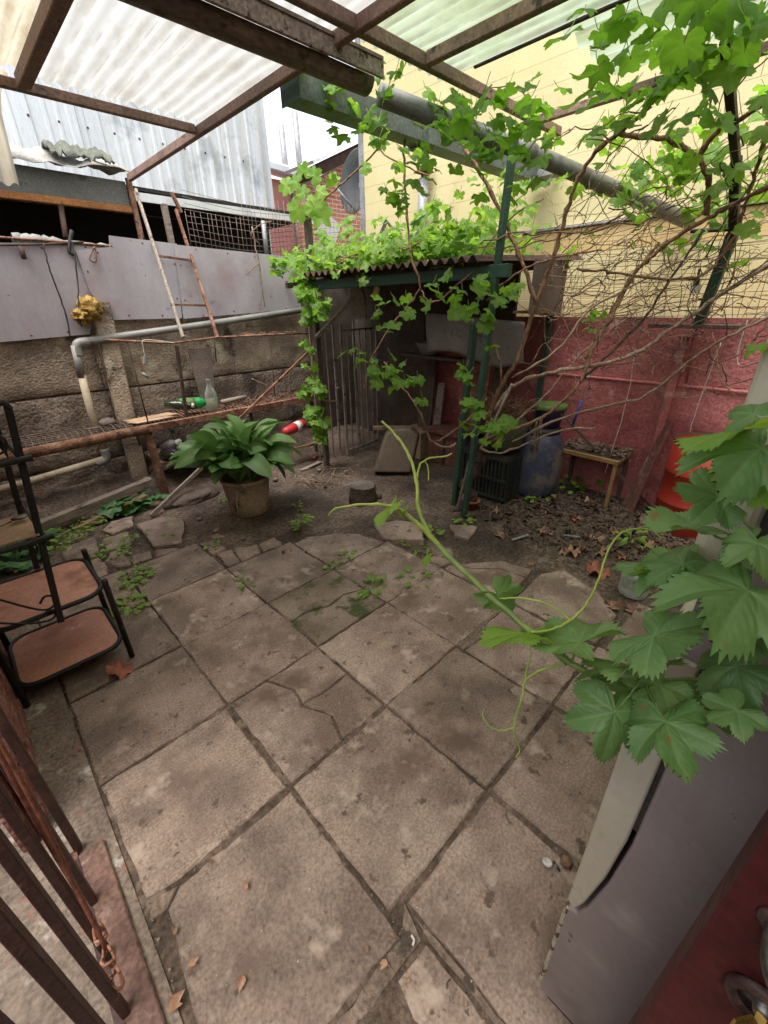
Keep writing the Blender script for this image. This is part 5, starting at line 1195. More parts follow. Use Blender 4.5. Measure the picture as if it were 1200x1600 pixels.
cane([(3.1, 0.831, 2.249), (3, 0.756, 2.322), (2.9, 0.633, 2.332), (2.8, 0.517, 2.346)], .015, .011, 'bark', 5)
cane([(3.1, 0.471, 2.091), (3.15, 0.624, 2.037), (3.2, 0.745, 1.988), (3.2, 0.892, 1.905), (3.2, 0.974, 1.832), (3.2, 1.045, 1.756), (3.2, 1.103, 1.631), (3.15, 1.122, 1.496), (3.1, 1.154, 1.41), (3.05, 1.172, 1.271), (3, 1.186, 1.12), (2.95, 1.253, 0.979), (2.9, 1.381, 0.848), (2.85, 1.563, 0.741), (2.82, 1.708, 0.629)], .013, .013, 'bark', 6)
cane([(2.9, 1.294, 1.774), (3, 1.179, 1.76), (3.1, 1.082, 1.741), (3.2, 0.809, 1.701), (3.25, 0.7, 1.726), (3.3, 0.653, 1.807), (3.3, 0.614, 1.936), (3.25, 0.602, 2.065), (3.2, 0.59, 2.183), (3.1, 0.58, 2.338)], .008, .011, 'bark', 7)
cane([(3.3, 0.398, 1.78), (3.3, 0.543, 1.666), (3.3, 0.651, 1.574), (3.25, 0.798, 1.431), (3.2, 0.886, 1.334), (3.1, 1.032, 1.244), (3.05, 1.251, 1.188), (2.95, 1.451, 1.135), (2.9, 1.631, 1.043), (2.82, 1.713, 0.876)], .013, .015, 'barkgrey', 8)
cane([(3.5, 0.341, 1.522), (3.45, 0.495, 1.411), (3.4, 0.655, 1.274), (3.3, 0.844, 1.027), (3.2, 1.006, 0.956), (3.05, 1.276, 0.847), (2.85, 1.551, 0.654)], .008, .011, 'barkgrey', 9)
cane([(3.4, 0.792, 1.957), (3.35, 0.871, 1.761), (3.3, 0.959, 1.522), (3.25, 1.03, 1.398), (3.1, 1.121, 1.226), (3, 1.186, 1.12)], .008, .010, 'barkdark', 10)
cane([(3.4, 1.015, 1.913), (3.3, 1.114, 1.705), (3.2, 1.156, 1.513), (3.1, 1.179, 1.37), (3.05, 1.198, 1.254)], .010, .012, 'bark', 11)
cane([(3.4, 0.823, 1.83), (3.2, 1.014, 1.699), (3.05, 1.25, 1.524), (2.95, 1.358, 1.3), (2.85, 1.611, 1.114)], .006, .009, 'barkgrey', 12)
cane([(2.7, 1.751, 1.578), (2.7, 1.724, 1.385), (2.72, 1.729, 1.166), (2.75, 1.759, 0.956), (2.78, 1.794, 0.822)], .010, .013, 'bark', 13)
cane([(2.75, 1.745, 1.374), (2.75, 1.674, 1.244), (2.8, 1.658, 1.062)], .006, .008, 'bark', 14)
cane([(2.5, 2.346, 2.583), (2.5, 2.351, 2.459), (2.5, 2.338, 2.258), (2.5, 2.281, 1.904), (2.5, 2.194, 1.696), (2.48, 2.365, 1.528), (2.45, 2.541, 1.339), (2.42, 2.658, 1.138), (2.4, 2.699, 0.964)], .009, .006, 'bark', 15)
cane([(2.45, 2.509, 1.195), (2.45, 2.37, 1.064), (2.48, 2.262, 0.96), (2.5, 2.177, 0.851), (2.55, 2.143, 0.711), (2.6, 2.107, 0.592), (2.65, 1.936, 0.713), (2.7, 1.826, 0.831), (2.75, 1.744, 0.967)], .005, .013, 'bark', 16)
cane([(2.6, 2.107, 0.592), (2.65, 1.995, 0.556), (2.7, 1.959, 0.594)], .009, .012, 'barkgrey', 17)
cane([(2.8, 1.794, 0.564), (2.85, 1.648, 0.542), (2.95, 1.448, 0.653), (3, 1.244, 0.769), (3.05, 1.048, 0.812)], .010, .006, 'barkgrey', 18)
cane([(2.8, 1.787, 0.618), (2.85, 1.569, 0.788), (2.95, 1.4, 0.991), (3.05, 1.262, 1.249), (3.1, 1.106, 1.411), (3.15, 0.966, 1.558)], .008, .005, 'barkgrey', 19)
cane([(2.7, 1.779, 1.609), (2.75, 1.678, 1.719), (2.8, 1.538, 1.802), (2.9, 1.386, 1.847), (3, 1.201, 1.871)], .007, .006, 'bark', 20)
cane([(2.6, 1.994, 1.683), (2.65, 1.863, 1.798), (2.7, 1.812, 1.921), (2.8, 1.707, 2.071), (2.9, 1.561, 2.16)], .006, .005, 'bark', 21)
cane([(2.5, 2.188, 1.688), (2.52, 2.127, 1.616), (2.55, 2.039, 1.622), (2.6, 1.923, 1.726), (2.65, 1.838, 1.796)], .006, .005, 'bark', 22)
r = random.Random(77)
for i in range(46):      # thin tangled twigs between the arms
    a = V((3.1, 1.436, 1.601))+V((r.uniform(-.1,.7), r.uniform(-1.1,.25), r.uniform(-.25,.75)))
    d = V((r.uniform(-.15,.3), r.uniform(-.9,.1), r.uniform(-.25,.45)))*r.uniform(.3,.75)
    cane([a, a+d*.4+V((0,0,r.uniform(-.05,.05))), a+d*.75+V((0,0,r.uniform(-.06,.06))), a+d], r.uniform(.003,.006), .0022, r.choice(['bark','barkgrey','barkdark']), 100+i, 4, .010, 'twig')
for i in range(270):     # fine dry tangle before the walls
    a = V((r.uniform(3.0,3.8), r.uniform(.25,1.75), r.uniform(1.05,2.2)))
    d = V((r.uniform(-.3,.4), r.uniform(-.9,.5), r.uniform(-.15,.7)))*r.uniform(.35,.9)
    cane([a, a+d*.35+V((0,r.uniform(-.05,.05),r.uniform(-.05,.03))), a+d*.7+V((0,0,r.uniform(-.06,.06))), a+d], r.uniform(.0022,.0045), .0014, r.choice(['bark','bark','barkgrey','barkdark']), 500+i, 4, .005, 'twig')
for i in range(20):
    a = V((2.9, 1.078, 2.385))+V((r.uniform(-.5,.5), r.uniform(-.6,.6), r.uniform(-.3,.3)))
    d = V((r.uniform(-.5,.5), r.uniform(-.8,.8), r.uniform(-.6,.2)))*r.uniform(.3,.6)
    cane([a, a+d*.5+V((0,0,.04)), a+d], .004, .002, 'bark', 300+i, 5, .010, 'twig')
# leaves: clumps (centre, spread, count, size)
def clump(c, sp, nlf, s, pool=LG, ls=GL, seed=0, down=.5, toward=.4):
    r = random.Random(seed+911)
    for i in range(nlf):
        p = V(c)+V((r.gauss(0,sp[0]), r.gauss(0,sp[1]), r.gauss(0,sp[2])))
        leaf_at(ls, pool, p, s*r.uniform(.65,1.2), r, down, toward)
for i, (c, sp, k, s) in enumerate([
    ((2.079, 0.889, 2.441), (.10,.10,.06), 9, .15), ((2.121, 0.723, 2.371), (.10,.10,.08), 9, .17), ((2.162, 0.618, 2.389), (.10,.12,.08), 9, .17), ((2.09, 0.976, 2.358), (.08,.08,.06), 5, .14),
    ((2.185, 0.883, 2.355), (.10,.10,.06), 7, .14), ((2.377, 0.547, 2.362), (.12,.12,.12), 9, .17), ((2.711, 0.863, 2.391), (.14,.14,.08), 11, .14),
    ((2.899, 0.626, 2.309), (.14,.14,.10), 12, .15), ((3.331, 0.804, 2.273), (.18,.18,.10), 14, .15), ((3.42, 1.047, 2.302), (.18,.20,.08), 22, .13), ((3.414, 1.169, 2.245), (.16,.16,.08), 14, .12), ((3.319, 0.598, 2.181), (.15,.15,.12), 14, .15),
    ((3.732, 0.943, 2.136), (.18,.18,.06), 14, .12), ((3.675, 0.612, 2.023), (.16,.16,.10), 10, .13), ((3.619, 0.89, 1.899), (.14,.14,.05), 8, .11), ((3.252, 1.231, 2.106), (.06,.06,.06), 4, .12),
    ((2.225, 1.641, 2.391), (.16,.12,.06), 22, .13), ((2.315, 1.486, 2.288), (.14,.12,.07), 22, .13), ((2.256, 1.854, 2.52), (.08,.08,.05), 8, .13), ((2.279, 1.444, 2.404), (.10,.08,.05), 9, .13), ((2.48, 1.402, 2.399), (.08,.08,.05), 7, .12), ((2.234, 1.496, 2.19), (.08,.08,.05), 7, .11),
    ((1.927, 1.901, 2.576), (.06,.06,.05), 6, .12), ((1.819, 2.196, 2.629), (.08,.06,.05), 6, .13), ((1.955, 2.249, 2.445), (.10,.10,.08), 9, .13), ((1.921, 2.336, 2.525), (.05,.05,.05), 4, .11),
    ((2.205, 2.028, 2.249), (.06,.06,.09), 12, .12), ((2.138, 2.039, 2.169), (.05,.05,.05), 6, .11), ((2.273, 2.018, 2.329), (.05,.05,.06), 4, .10), ((2.103, 2.126, 2.474), (.10,.08,.05), 5, .09),
    ((2.387, 1.68, 1.539), (.07,.07,.05), 7, .14), ((2.506, 1.631, 1.636), (.10,.08,.06), 10, .12), ((2.249, 1.753, 1.679), (.06,.06,.04), 6, .11), ((2.703, 1.649, 1.717), (.07,.07,.05), 5, .11), ((2.165, 1.778, 1.596), (.05,.05,.04), 3, .12),
    ((1.956, 1.959, 1.566), (.05,.05,.05), 6, .12), ((1.912, 1.943, 1.482), (.05,.05,.02), 3, .10), ((1.753, 1.984, 1.315), (.05,.05,.04), 6, .09), ((1.823, 1.868, 1.245), (.06,.06,.04), 11, .10), ((1.878, 1.791, 1.21), (.06,.06,.04), 8, .09), ((1.92, 1.726, 1.175), (.04,.04,.03), 3, .10), ((1.99, 1.735, 1.058), (.03,.03,.03), 2, .08),
    ((2.321, 1.622, 1.135), (.03,.03,.06), 6, .11), ((2.284, 1.558, 0.988), (.05,.05,.05), 8, .11), ((2.287, 1.505, 0.914), (.05,.05,.03), 4, .11), ((2.266, 1.375, 0.921), (.05,.05,.03), 5, .12), ((2.433, 1.362, 0.911), (.06,.05,.02), 4, .12), ((2.213, 1.378, 0.851), (.05,.05,.02), 3, .12),
    ((3.415, 1.318, 1.556), (.05,.05,.05), 4, .10), ((3.37, 1.306, 1.475), (.05,.05,.03), 3, .10), ((3.277, 1.342, 1.395), (.02,.02,.02), 2, .10), ((2.609, 1.641, 1.343), (.02,.02,.03), 2, .09)]):
    clump(c, sp, int(k*1.2), s*.80, LG, GL, i)
# leaf sprays along the arms
r = random.Random(5)
for i in range(40):
    p = V((2.6+r.uniform(-.4,.9), 1.0+r.uniform(-.75,.75), 2.25+r.uniform(-.18,.28))); leaf_at(GL, LG, p, r.uniform(.08,.13), r)
GL.flush()

# --- bright vine growing over the shed roof and the neighbour fence
iv = thing('roof_vine', 'bright green leafy vine covering the shed roof', 'vine', (2.9,3.2,1.9))
IL = LeafSet(iv)
r = random.Random(23)
for i in range(640):
    y = r.uniform(1.9, 4.3); x = 2.58+abs(r.gauss(0,.45)); 
    if x > 4.1: continue
    hgt = .10+.22*max(0, noise.noise((x*2, y*2, 4))+.35)
    z = 1.88+.05*(x-2.52)+r.random()*hgt*(1+.7*(x > 2.9))
    leaf_at(IL, LI if r.random() < .75 else LG, (x,y,z), r.uniform(.07,.12), r, .5, .45)
for c, sp, k, s in [((3.425, 2.31, 2.118), (.2,.2,.08), 24, .12), ((3.095, 2.436, 2.063), (.2,.2,.08), 30, .12), ((2.79, 2.494, 1.944), (.2,.2,.06), 30, .11), ((2.514, 2.765, 1.95), (.16,.16,.06), 26, .10), ((3.773, 2.436, 2.342), (.16,.16,.12), 30, .12), ((3.881, 2.622, 2.539), (.10,.10,.10), 10, .10), ((3.616, 1.996, 1.928), (.2,.2,.05), 16, .10), ((2.443, 2.983, 1.942), (.1,.1,.05), 16, .10), ((3.064, 2.544, 2.176), (.03,.03,.08), 8, .09)]:
    clump(c, sp, k, s, LI, IL, int(c[0]*100), .5, .5)
IL.flush()
for i in range(14):
    a = V((r.uniform(2.5,3.2), r.uniform(1.7,4.0), 1.92)); MB().tube(smooth_path([a, a+V((.1,-.2,.04)), a+V((r.uniform(-.1,.2),-.5,.02)), a+V((r.uniform(-.1,.2),-.8,.06))], 4, .02, i), .005, 5).build('stem', M['bark'], iv)
# --- hanging vine column on the shed's corner post
hv = thing('hanging_vine', 'green vine column trailing down the shed corner post to the ground', 'vine', (2.6,3.7,0))
HL = LeafSet(hv)
path = [(2.58, 3.643, 1.837), (2.56, 3.607, 1.639), (2.54, 3.57, 1.369), (2.54, 3.574, 1.14), (2.54, 3.644, 0.893), (2.54, 3.627, 0.64), (2.54, 3.61, 0.375)]
MB().tube(smooth_path(path, 5, .01, 2), .006, 6).build('stem', M['bark'], hv)
r = random.Random(29)
for (px_, k, sp, s) in [((2.55, 3.68, 1.839),10,.06,.11), ((2.52, 3.577, 1.716),12,.06,.12), ((2.5, 3.451, 1.596),12,.07,.13), ((2.5, 3.364, 1.534),8,.06,.12), ((2.5, 3.259, 1.634),4,.04,.09), ((2.5, 3.568, 1.48),6,.05,.11), ((2.5, 3.645, 1.267),4,.04,.09), ((2.5, 3.508, 1.217),4,.035,.08), ((2.5, 3.571, 1.074),3,.03,.10), ((2.5, 3.621, 0.888),9,.07,.11), ((2.5, 3.458, 0.845),8,.06,.11), ((2.5, 3.699, 0.817),5,.05,.11), ((2.5, 3.623, 0.595),8,.06,.13), ((2.5, 3.525, 0.519),7,.05,.13), ((2.5, 3.519, 0.4),4,.03,.12)]:
    for j in range(k):
        leaf_at(HL, LI if r.random() < .35 else LG, V(px_)+V((r.gauss(0,sp*.5), r.gauss(0,sp), r.gauss(0,sp*.6))), s*r.uniform(.7,1.15), r, .7, .7)
HL.flush()
# --- shoot with big leaves climbing a stick above the fence
fv = thing('fence_vine', 'vine shoot with big bright leaves on the fence post against the sky', 'vine', (2.66, 3.64, 2.243))
FL = LeafSet(fv)
MB().tube(smooth_path([(2.64, 3.6, 2.26), (2.6, 3.664, 2.333), (2.58, 3.706, 2.472), (2.56, 3.711, 2.536)], 5, .004, 1), .005, 6).build('stem', M['bark'], fv)
MB().tube(smooth_path([(2.64, 3.6, 2.26), (2.62, 3.414, 2.347), (2.58, 3.105, 2.422), (2.55, 2.775, 2.494), (2.5, 2.458, 2.592)], 5, .004, 2), .006, 6).build('stem', M['bark'], fv)
MB().tube(smooth_path([(2.5, 2.458, 2.592), (2.5, 2.56, 2.515), (2.5, 2.3, 2.378), (2.5, 2.138, 2.309)], 5, .004, 2), .005, 6).build('stem', M['bark'], fv)
r = random.Random(41)
for (p, tip, s) in [((2.55, 3.628, 2.341), (-.3,.5,-.6), .20), ((2.55, 3.329, 2.277), (.3,-.4,-.6), .20), ((2.55, 3.441, 2.352), (.4,-.5,-.2), .15), ((2.55, 3.623, 2.521), (-.3,.5,.05), .14), ((2.55, 3.768, 2.522), (-.4,.6,-.15), .15), ((2.55, 3.38, 2.523), (.3,-.4,.3), .13), ((2.55, 3.311, 2.409), (.4,-.5,-.1), .12), ((2.55, 3.141, 2.464), (.4,-.5,.1), .10), ((2.55, 3.504, 2.573), (.1,-.1,.5), .12), ((2.5, 3.344, 2.303), (-.1,.1,-.7), .14), ((2.55, 3.535, 2.443), (-.2,.3,.3), .12), ((2.5, 2.722, 2.452), (.3,-.4,-.2), .09), ((2.5, 2.62, 2.577), (.3,-.3,.1), .09), ((2.5, 2.547, 2.556), (.4,-.4,-.1), .09)]:
    FL.add(LI[0] if r.random() < .6 else LG[0], orient(p, tip, (CAMP-V(p)).normalized()+V((0,0,.5)), s), s)
FL.flush()

# ================================================================== HOUSE SIDE, CART
hw = thing('house_wall', 'flaking pink brick wall edge behind the black cart', 'wall', (-.3,2,0))
def hwf(u, v):
    y = 1.40+u*4.2; z = v*2.6
    return (-.262-.012*noise.noise((y*9, z*9, 1))-.008*noise.noise((y*30, z*30, 2)), y, z)
MB().grid(hwf, 150, 90).build('plaster', M['brickpink'], hw)
rb = random.Random(13)
for row in range(10):
    y = 1.42+(row % 2)*.11
    while y < 3.4:
        MB().box((-.275,y,row*.075+.006),(-.252+rb.uniform(-.004,.006),y+.205,row*.075+.066),ch=.004).build('brick', M['brickpink'], hw); y += .22
MB().box((-.335,1.39,0),(-.29,5.6,2.7)).build('core', M['brickpink'], hw)
# barred gate
bg_ = thing('security_bars', 'dark oxide red security bars standing close on the left', 'gate', (-.2,.9,0))
for y, w in ((1.265,.036),(1.07,.03),(.905,.03),(.76,.03),(.60,.032),(.43,.032),(.26,.032)):
    MB().prism((-.20,y,.015),(-.20,y,2.1),w*.62,.028,(0,1,0),ch=.002).build('bar', M['barred'], bg_)
MB().prism((-.20,.1,1.62),(-.20,1.26,1.62),.016,.035).build('rail', M['barred'], bg_)
MB().prism((-.215,.1,.012),(-.215,1.26,.012),.02,.02).build('rail', M['barred'], bg_)
M['wirered'] = mk('red_brown_wire', [(.13,.042,.028),(.20,.07,.045)], 30, .5, .2)
MB().tube(smooth_path([(-.190,1.10,1.4),(-.185,1.06,1.0),(-.180,.98,.6),(-.183,.90,.33),(-.182,.86,.20)], 6), .006, 7).build('tie_wire', M['wirered'], bg_)
MB().tube(smooth_path([(-.186,1.03,1.4),(-.178,1.0,1.0),(-.182,.93,.6),(-.178,.87,.33),(-.182,.83,.18)], 6), .005, 7).build('tie_wire', M['wirered'], bg_)
for k, (y, z) in enumerate(((.865,.19),(.815,.17),(.775,.14))):
    MB().tube([V((-.185,y,z))+V((.012*math.cos(a*.5), .022*math.sin(a*.5), .016*math.sin(a*.9+k))) for a in range(0, 26)], .0035, 6).build('wire_knot', mk('tan_wire', [(.36,.17,.11),(.44,.24,.17)], 30, .6, .1) if k == 0 else bpy.data.materials['tan_wire'], bg_)

# the house wall behind the viewer, with the doorway one steps out of
hb = thing('house_front', 'dark red house front behind the viewer with an open doorway', 'house', (0,-1.05,0))
MB().box((-3.0,-1.15,0),(-.55,-1.0,2.75)).build('wall', M['redpatch'], hb)
MB().box((.42,-1.15,0),(4.2,-1.0,2.75)).build('wall', M['redpatch'], hb)
MB().box((-.549,-1.15,2.1),(.419,-1.0,2.75)).build('lintel', M['redpatch'], hb)
MB().box((-3.0,-4.0,2.6),(4.2,-1.152,2.75)).build('ceiling', M['fascia'], hb)
MB().box((-3.0,-4.1,0),(4.2,-4.0,2.6)).build('wall', M['fascia'], hb)
MB().box((-1.10,-.998,0),(-.98,5.6,1.5)).build('shade_wall', M['brickpink'], hb)  # unseen wall added to shade the floor behind the bars
# black cart with terracotta shelves
cx0, cx1, cy0, cy1 = -.23, .185, 2.07, 2.50
ct_ = thing('black_cart', 'low black tubular cart with two rounded terracotta shelves', 'cart', (0,2.28,0))
def rrect(x0, x1, y0, y1, rad, z, n=5):
    pts = []
    for (qx, qy, a0) in ((x1-rad,y1-rad,0),(x0+rad,y1-rad,90),(x0+rad,y0+rad,180),(x1-rad,y0+rad,270)):
        for i in range(n+1):
            a = R(a0+90*i/n); pts.append((qx+rad*math.cos(a), qy+rad*math.sin(a), z))
    return pts
for z, ins in ((.11,.0),(.425,.0)):
    q = rrect(cx0+.01, cx1-.01, cy0+.01, cy1-.01, .075, z)
    m = MB(); k = len(q); m.add(q+[(p[0],p[1],p[2]-.008) for p in q], [tuple(range(k)), tuple(range(2*k-1,k-1,-1))]+[(i,k+i,k+(i+1)%k,(i+1)%k) for i in range(k)])
    sf = m.build('shelf', M['terra'], ct_)
    q2 = rrect(cx0, cx1, cy0, cy1, .08, z-.004); MB().tube(q2+[q2[0], q2[1]], .0115, 8, False).build('rim', M['darkmetal'], sf)
for (x, y, zt) in ((cx0-.005,cy0+.02,.62),(cx1+.012,cy0+.01,.475),(cx1+.012,cy1-.03,.475),(cx0-.005,cy1-.02,.62)):
    MB().tube([(x,y,-.004),(x,y,zt-.02),(x,y,zt)], .0135, 10).build('leg', M['darkmetal'], ct_)
# tall stand with scrolls, leaning behind the cart's front rim
ts = thing('scroll_stand', 'tall black iron stand with scrollwork and shelves, cut by the left edge', 'stand', (0,2.2,.4))
MB().prism((-.005,2.055,.37),(.105,2.055,1.29),.024,.024,(0,1,0),ch=.003).build('upright', M['darkmetal'], ts)
MB().tube([(.105,2.055,1.28),(.10,2.055,1.305),(.06,2.06,1.31),(-.4,2.07,1.31)], .014, 8).build('top_rail', M['darkmetal'], ts)
MB().prism((-0.007, 2.5, 0.441), (0.065, 2.5, 1.164), .024,.024,(0,1,0),ch=.003).build('upright', M['darkmetal'], ts)
for zz, px_ in ((.775,(.085,2.03)),(1.10,(.115,2.03))):
    MB().tube([(px_[0],2.03,zz),(-.5,2.03,zz-.005)], .013, 8).build('shelf_rail', M['darkmetal'], ts)
    MB().tube([(px_[0]-.03,2.03,zz),(px_[0]-.05,2.52,zz)], .011, 8).build('shelf_rail', M['darkmetal'], ts)
    m = MB(); m.add([(-.5,2.035,zz+.016),(.045,2.035,zz+.018),(.035,2.30,zz+.024),(-.5,2.30,zz+.024)], [(0,1,2,3)]); m.build('cardboard_shelf', M['card'], ts, solid=.006)
for pts in ([(-.30,2.05,.86),(-.20,2.05,.80),(-.09,2.05,.73),(-.03,2.05,.70),(.01,2.05,.715),(.02,2.05,.75),(-.015,2.05,.765),(-.035,2.05,.74)],
            [(-.30,2.05,.70),(-.18,2.05,.60),(-.09,2.05,.50),(-.04,2.05,.455),(-.005,2.05,.46),(.012,2.05,.495),(-.02,2.05,.515),(-.045,2.05,.49)],
            [(-.36,2.05,.62),(-.22,2.05,.50),(-.12,2.05,.43),(-.05,2.05,.40),(-.02,2.05,.405),(-.01,2.05,.43),(-.03,2.05,.445),(-.05,2.05,.43)],
            [(-.02,2.05,1.24),(.03,2.05,1.21),(.06,2.05,1.18),(.05,2.05,1.14),(.01,2.05,1.13),(-.01,2.05,1.16)]):
    MB().tube(smooth_path(pts, 5), .0045, 6).build('scroll', M['darkmetal'], ts)
sn = thing('spoon', 'steel spoon lying on the cardboard shelf of the black stand', 'spoon', (0,2.2,.82))
MB().tube([(-.12,2.16,.812),(-.02,2.205,.816)], [.004,.003], 6).build('handle', M['steel'], sn)
blob((.008,2.218,.819), .024, 1, .02, 12, 8, (1.25,.85,.35)).build('bowl', M['steel'], sn)

# ================================================================== FRIDGE AND DOOR
fr = thing('refrigerator', 'old cream refrigerator with grey side, close on the right, wrapped in vine leaves', 'refrigerator', (.9,-.3,0))
FX0, FX1 = .57, 1.15
m = MB(); pf = [(-.62,.03),(.045,.03),(.055,.04),(.055,.445),(.036,.455),(.024,.50),(.008,.62),(-.001,.76),(-.002,1.66),(-.62,1.66)]; k = len(pf)
m.add([(FX0,y,z) for y, z in pf]+[(FX1,y,z) for y, z in pf], [tuple(range(k-1,-1,-1)), tuple(range(k,2*k))]+[(i,(i+1)%k,k+(i+1)%k,k+i) for i in range(k)])
m.build('cabinet', M['fridgeside'], fr, bevel=.006)
M['rustyedge'] = mk('rusty_cream_edge', [(.40,.36,.28),(.46,.42,.33)], 6, .6, .2, 60, spots=[((.10,.05,.03), 18, .53, .04)], fine=.3)
MB().box((FX0-.002,.050,.05),(FX0+.25,.0595,.445),ch=.003).build('kick_plate', M['rustyedge'], fr)
MB().box((FX0+.01,-.6,.0),(FX0+.05,.03,.03)).build('foot', M['rubber'], fr)
MB().box((FX0+.004,-.0015,.80),(FX1-.012,.0065,1.655)).build('gasket', M['rubber'], fr)
def fdoor(prof):
    m = MB(); k = len(prof); m.add([(FX0-.002,y,z) for y, z in prof]+[(FX1+.005,y,z) for y, z in prof], [tuple(range(k-1,-1,-1)), tuple(range(k,2*k))]+[(i,(i+1)%k,k+(i+1)%k,k+i) for i in range(k)])
    return m
fdoor([(.050,.466),(.058,.478),(.058,1.165),(.050,1.172),(.008,1.172),(.006,1.165),(.006,.77),(.014,.63),(.030,.505),(.040,.468)]).build('door', M['fridge'], fr, bevel=.006)
for (z0, z1) in ((1.275,1.68),):
    MB().box((FX0-.002,.006,z0),(FX1+.005,.058,z1)).build('door', M['fridge'], fr, bevel=.018)
MB().box((FX0+.003,-.002,1.17),(FX1,.035,1.272)).build('divider', M['fridgeside'], fr)
MB().prism((FX0+.02,-.02,1.168),(FX0+.02,.06,1.168),.03,.012).build('hinge', M['white'], fr)
M['doorhouse'] = M['doorred']
hd = thing('house_door', 'dark red house door with lock and handle in the bottom right corner', 'door', (.40,-.5,0))
DX = .366
MB().box((DX,-.95,.03),(DX+.045,-.078,2.05),ch=.003).build('leaf', M['doorred'], hd)
lc = V((DX,-.137,.985))
lk = MB().lathe([(.030,0),(.031,.004),(.027,.009),(.022,.009),(.020,.002),(.0,.002)], lc, (-1,0,0), 32).build('lock_ring', M['bronze'], hd)
MB().lathe([(.0195,.0022),(.018,.004),(.008,.004),(.007,.010),(0,.010)], lc, (-1,0,0), 24).build('cylinder', M['steel'], lk)
hdn = MB().tube(smooth_path([(DX,-.112,1.105),(DX-.028,-.113,1.10),(DX-.040,-.118,1.095),(DX-.042,-.135,1.08),(DX-.042,-.20,1.075)], 5), .0085, 10).build('handle', M['steel'], hd)
MB().lathe([(.015,0),(.014,.005),(.009,.007),(0,.007)], (DX,-.112,1.105), (-1,0,0), 20).build('rosette', M['bronze'], hd)
ky = thing('key', 'brass key with a slotted bow sitting in the door lock', 'key', lc+V((-.01,0,0)))
k0 = lc+V((-.010,0,0)); MB().prism(k0, k0+V((-.014,.002,-.002)), .008,.003).build('blade', M['brass'], ky)
m = MB(); o = k0+V((-.012,.002,-.001)); ux = V((-.8,.6,-.02)).normalized(); uz = V((.25,.30,.92)).normalized()
out = [(0,-.007),(.004,-.013),(.022,-.013),(.026,-.009),(.026,.009),(.022,.013),(.004,.013),(0,.007)]; inn = [(.013,-.008),(.013,-.008),(.020,-.008),(.022,-.007),(.022,.007),(.020,.008),(.013,.008),(.013,.008)]
m.add([o+ux*a+uz*b for a, b in out]+[o+ux*a+uz*b for a, b in inn], [(i,(i+1)%8,8+(i+1)%8,8+i) for i in range(8)])
m.build('bow', M['brass'], ky, solid=.0025)

# ================================================================== FOREGROUND SHOOT
sv = thing('vine_shoot', 'fresh green vine shoot with large leaves and tendrils reaching over the paving', 'vine', (0.504, 0.011, 1.195))
def stem(pts, r0, r1, mat='shoot', name='stem', n=9):
    k = (len(pts)-1)*6; m = MB()
    rad = [.66*(r0+(r1-r0)*i/k)*((1.30 if i % 6 == 0 and 0 < i < k and name == 'stem' else 1)+.05*math.sin(i*1.9)) for i in range(k+1)]
    m.tube(smooth_path(pts, 6, .0006, len(pts)), rad, n)
    return m.build(name, M[mat], sv)
stem([(0.535, -0.017, 1.197), (0.504, 0.012, 1.195), (0.456, 0.059, 1.197), (0.428, 0.09, 1.203), (0.424, 0.128, 1.207), (0.422, 0.171, 1.222), (0.421, 0.235, 1.246), (0.419, 0.306, 1.279), (0.424, 0.343, 1.296)], .0062, .0058, 'shootdark')
stem([(0.424, 0.343, 1.296), (0.43, 0.371, 1.322), (0.449, 0.394, 1.361), (0.46, 0.418, 1.388), (0.464, 0.446, 1.412), (0.461, 0.479, 1.434)], .0048, .0026)
stem([(0.423, 0.32, 1.283), (0.412, 0.349, 1.31), (0.4, 0.375, 1.331), (0.392, 0.387, 1.338)], .0052, .004)
stem([(0.392, 0.387, 1.338), (0.377, 0.404, 1.342), (0.354, 0.426, 1.341), (0.332, 0.444, 1.337), (0.321, 0.449, 1.328)], .004, .0016)
stem([(0.451, 0.394, 1.363), (0.461, 0.397, 1.382), (0.475, 0.39, 1.39), (0.491, 0.375, 1.392), (0.5, 0.369, 1.396)], .0028, .0018, name='tendril')
stem([(0.468, 0.394, 1.388), (0.468, 0.387, 1.376), (0.462, 0.381, 1.36)], .0018, .0012, name='tendril')
stem([(0.413, 0.168, 1.229), (0.432, 0.152, 1.231), (0.453, 0.139, 1.241), (0.482, 0.133, 1.252), (0.514, 0.134, 1.275), (0.544, 0.139, 1.303), (0.559, 0.136, 1.32), (0.574, 0.127, 1.327), (0.592, 0.109, 1.327), (0.6, 0.094, 1.316)], .0030, .0016, name='tendril')
stem([(0.453, 0.139, 1.241), (0.457, 0.154, 1.245), (0.451, 0.178, 1.25), (0.44, 0.203, 1.249), (0.429, 0.224, 1.242)], .0024, .0018, name='tendril')
stem([(0.424, 0.123, 1.2), (0.403, 0.14, 1.195), (0.391, 0.154, 1.176), (0.379, 0.151, 1.156), (0.374, 0.152, 1.125), (0.366, 0.149, 1.111)], .0026, .0018, name='tendril')
stem([(0.385, 0.153, 1.166), (0.394, 0.157, 1.184), (0.406, 0.16, 1.206)], .0020, .0014, name='tendril')
stem([(0.367, 0.15, 1.112), (0.356, 0.159, 1.11), (0.347, 0.169, 1.113), (0.344, 0.181, 1.126), (0.347, 0.184, 1.135)], .0018, .0010, name='tendril')
stem([(0.367, 0.15, 1.112), (0.364, 0.144, 1.1), (0.364, 0.136, 1.087), (0.357, 0.136, 1.079)], .0016, .0012, name='tendril')
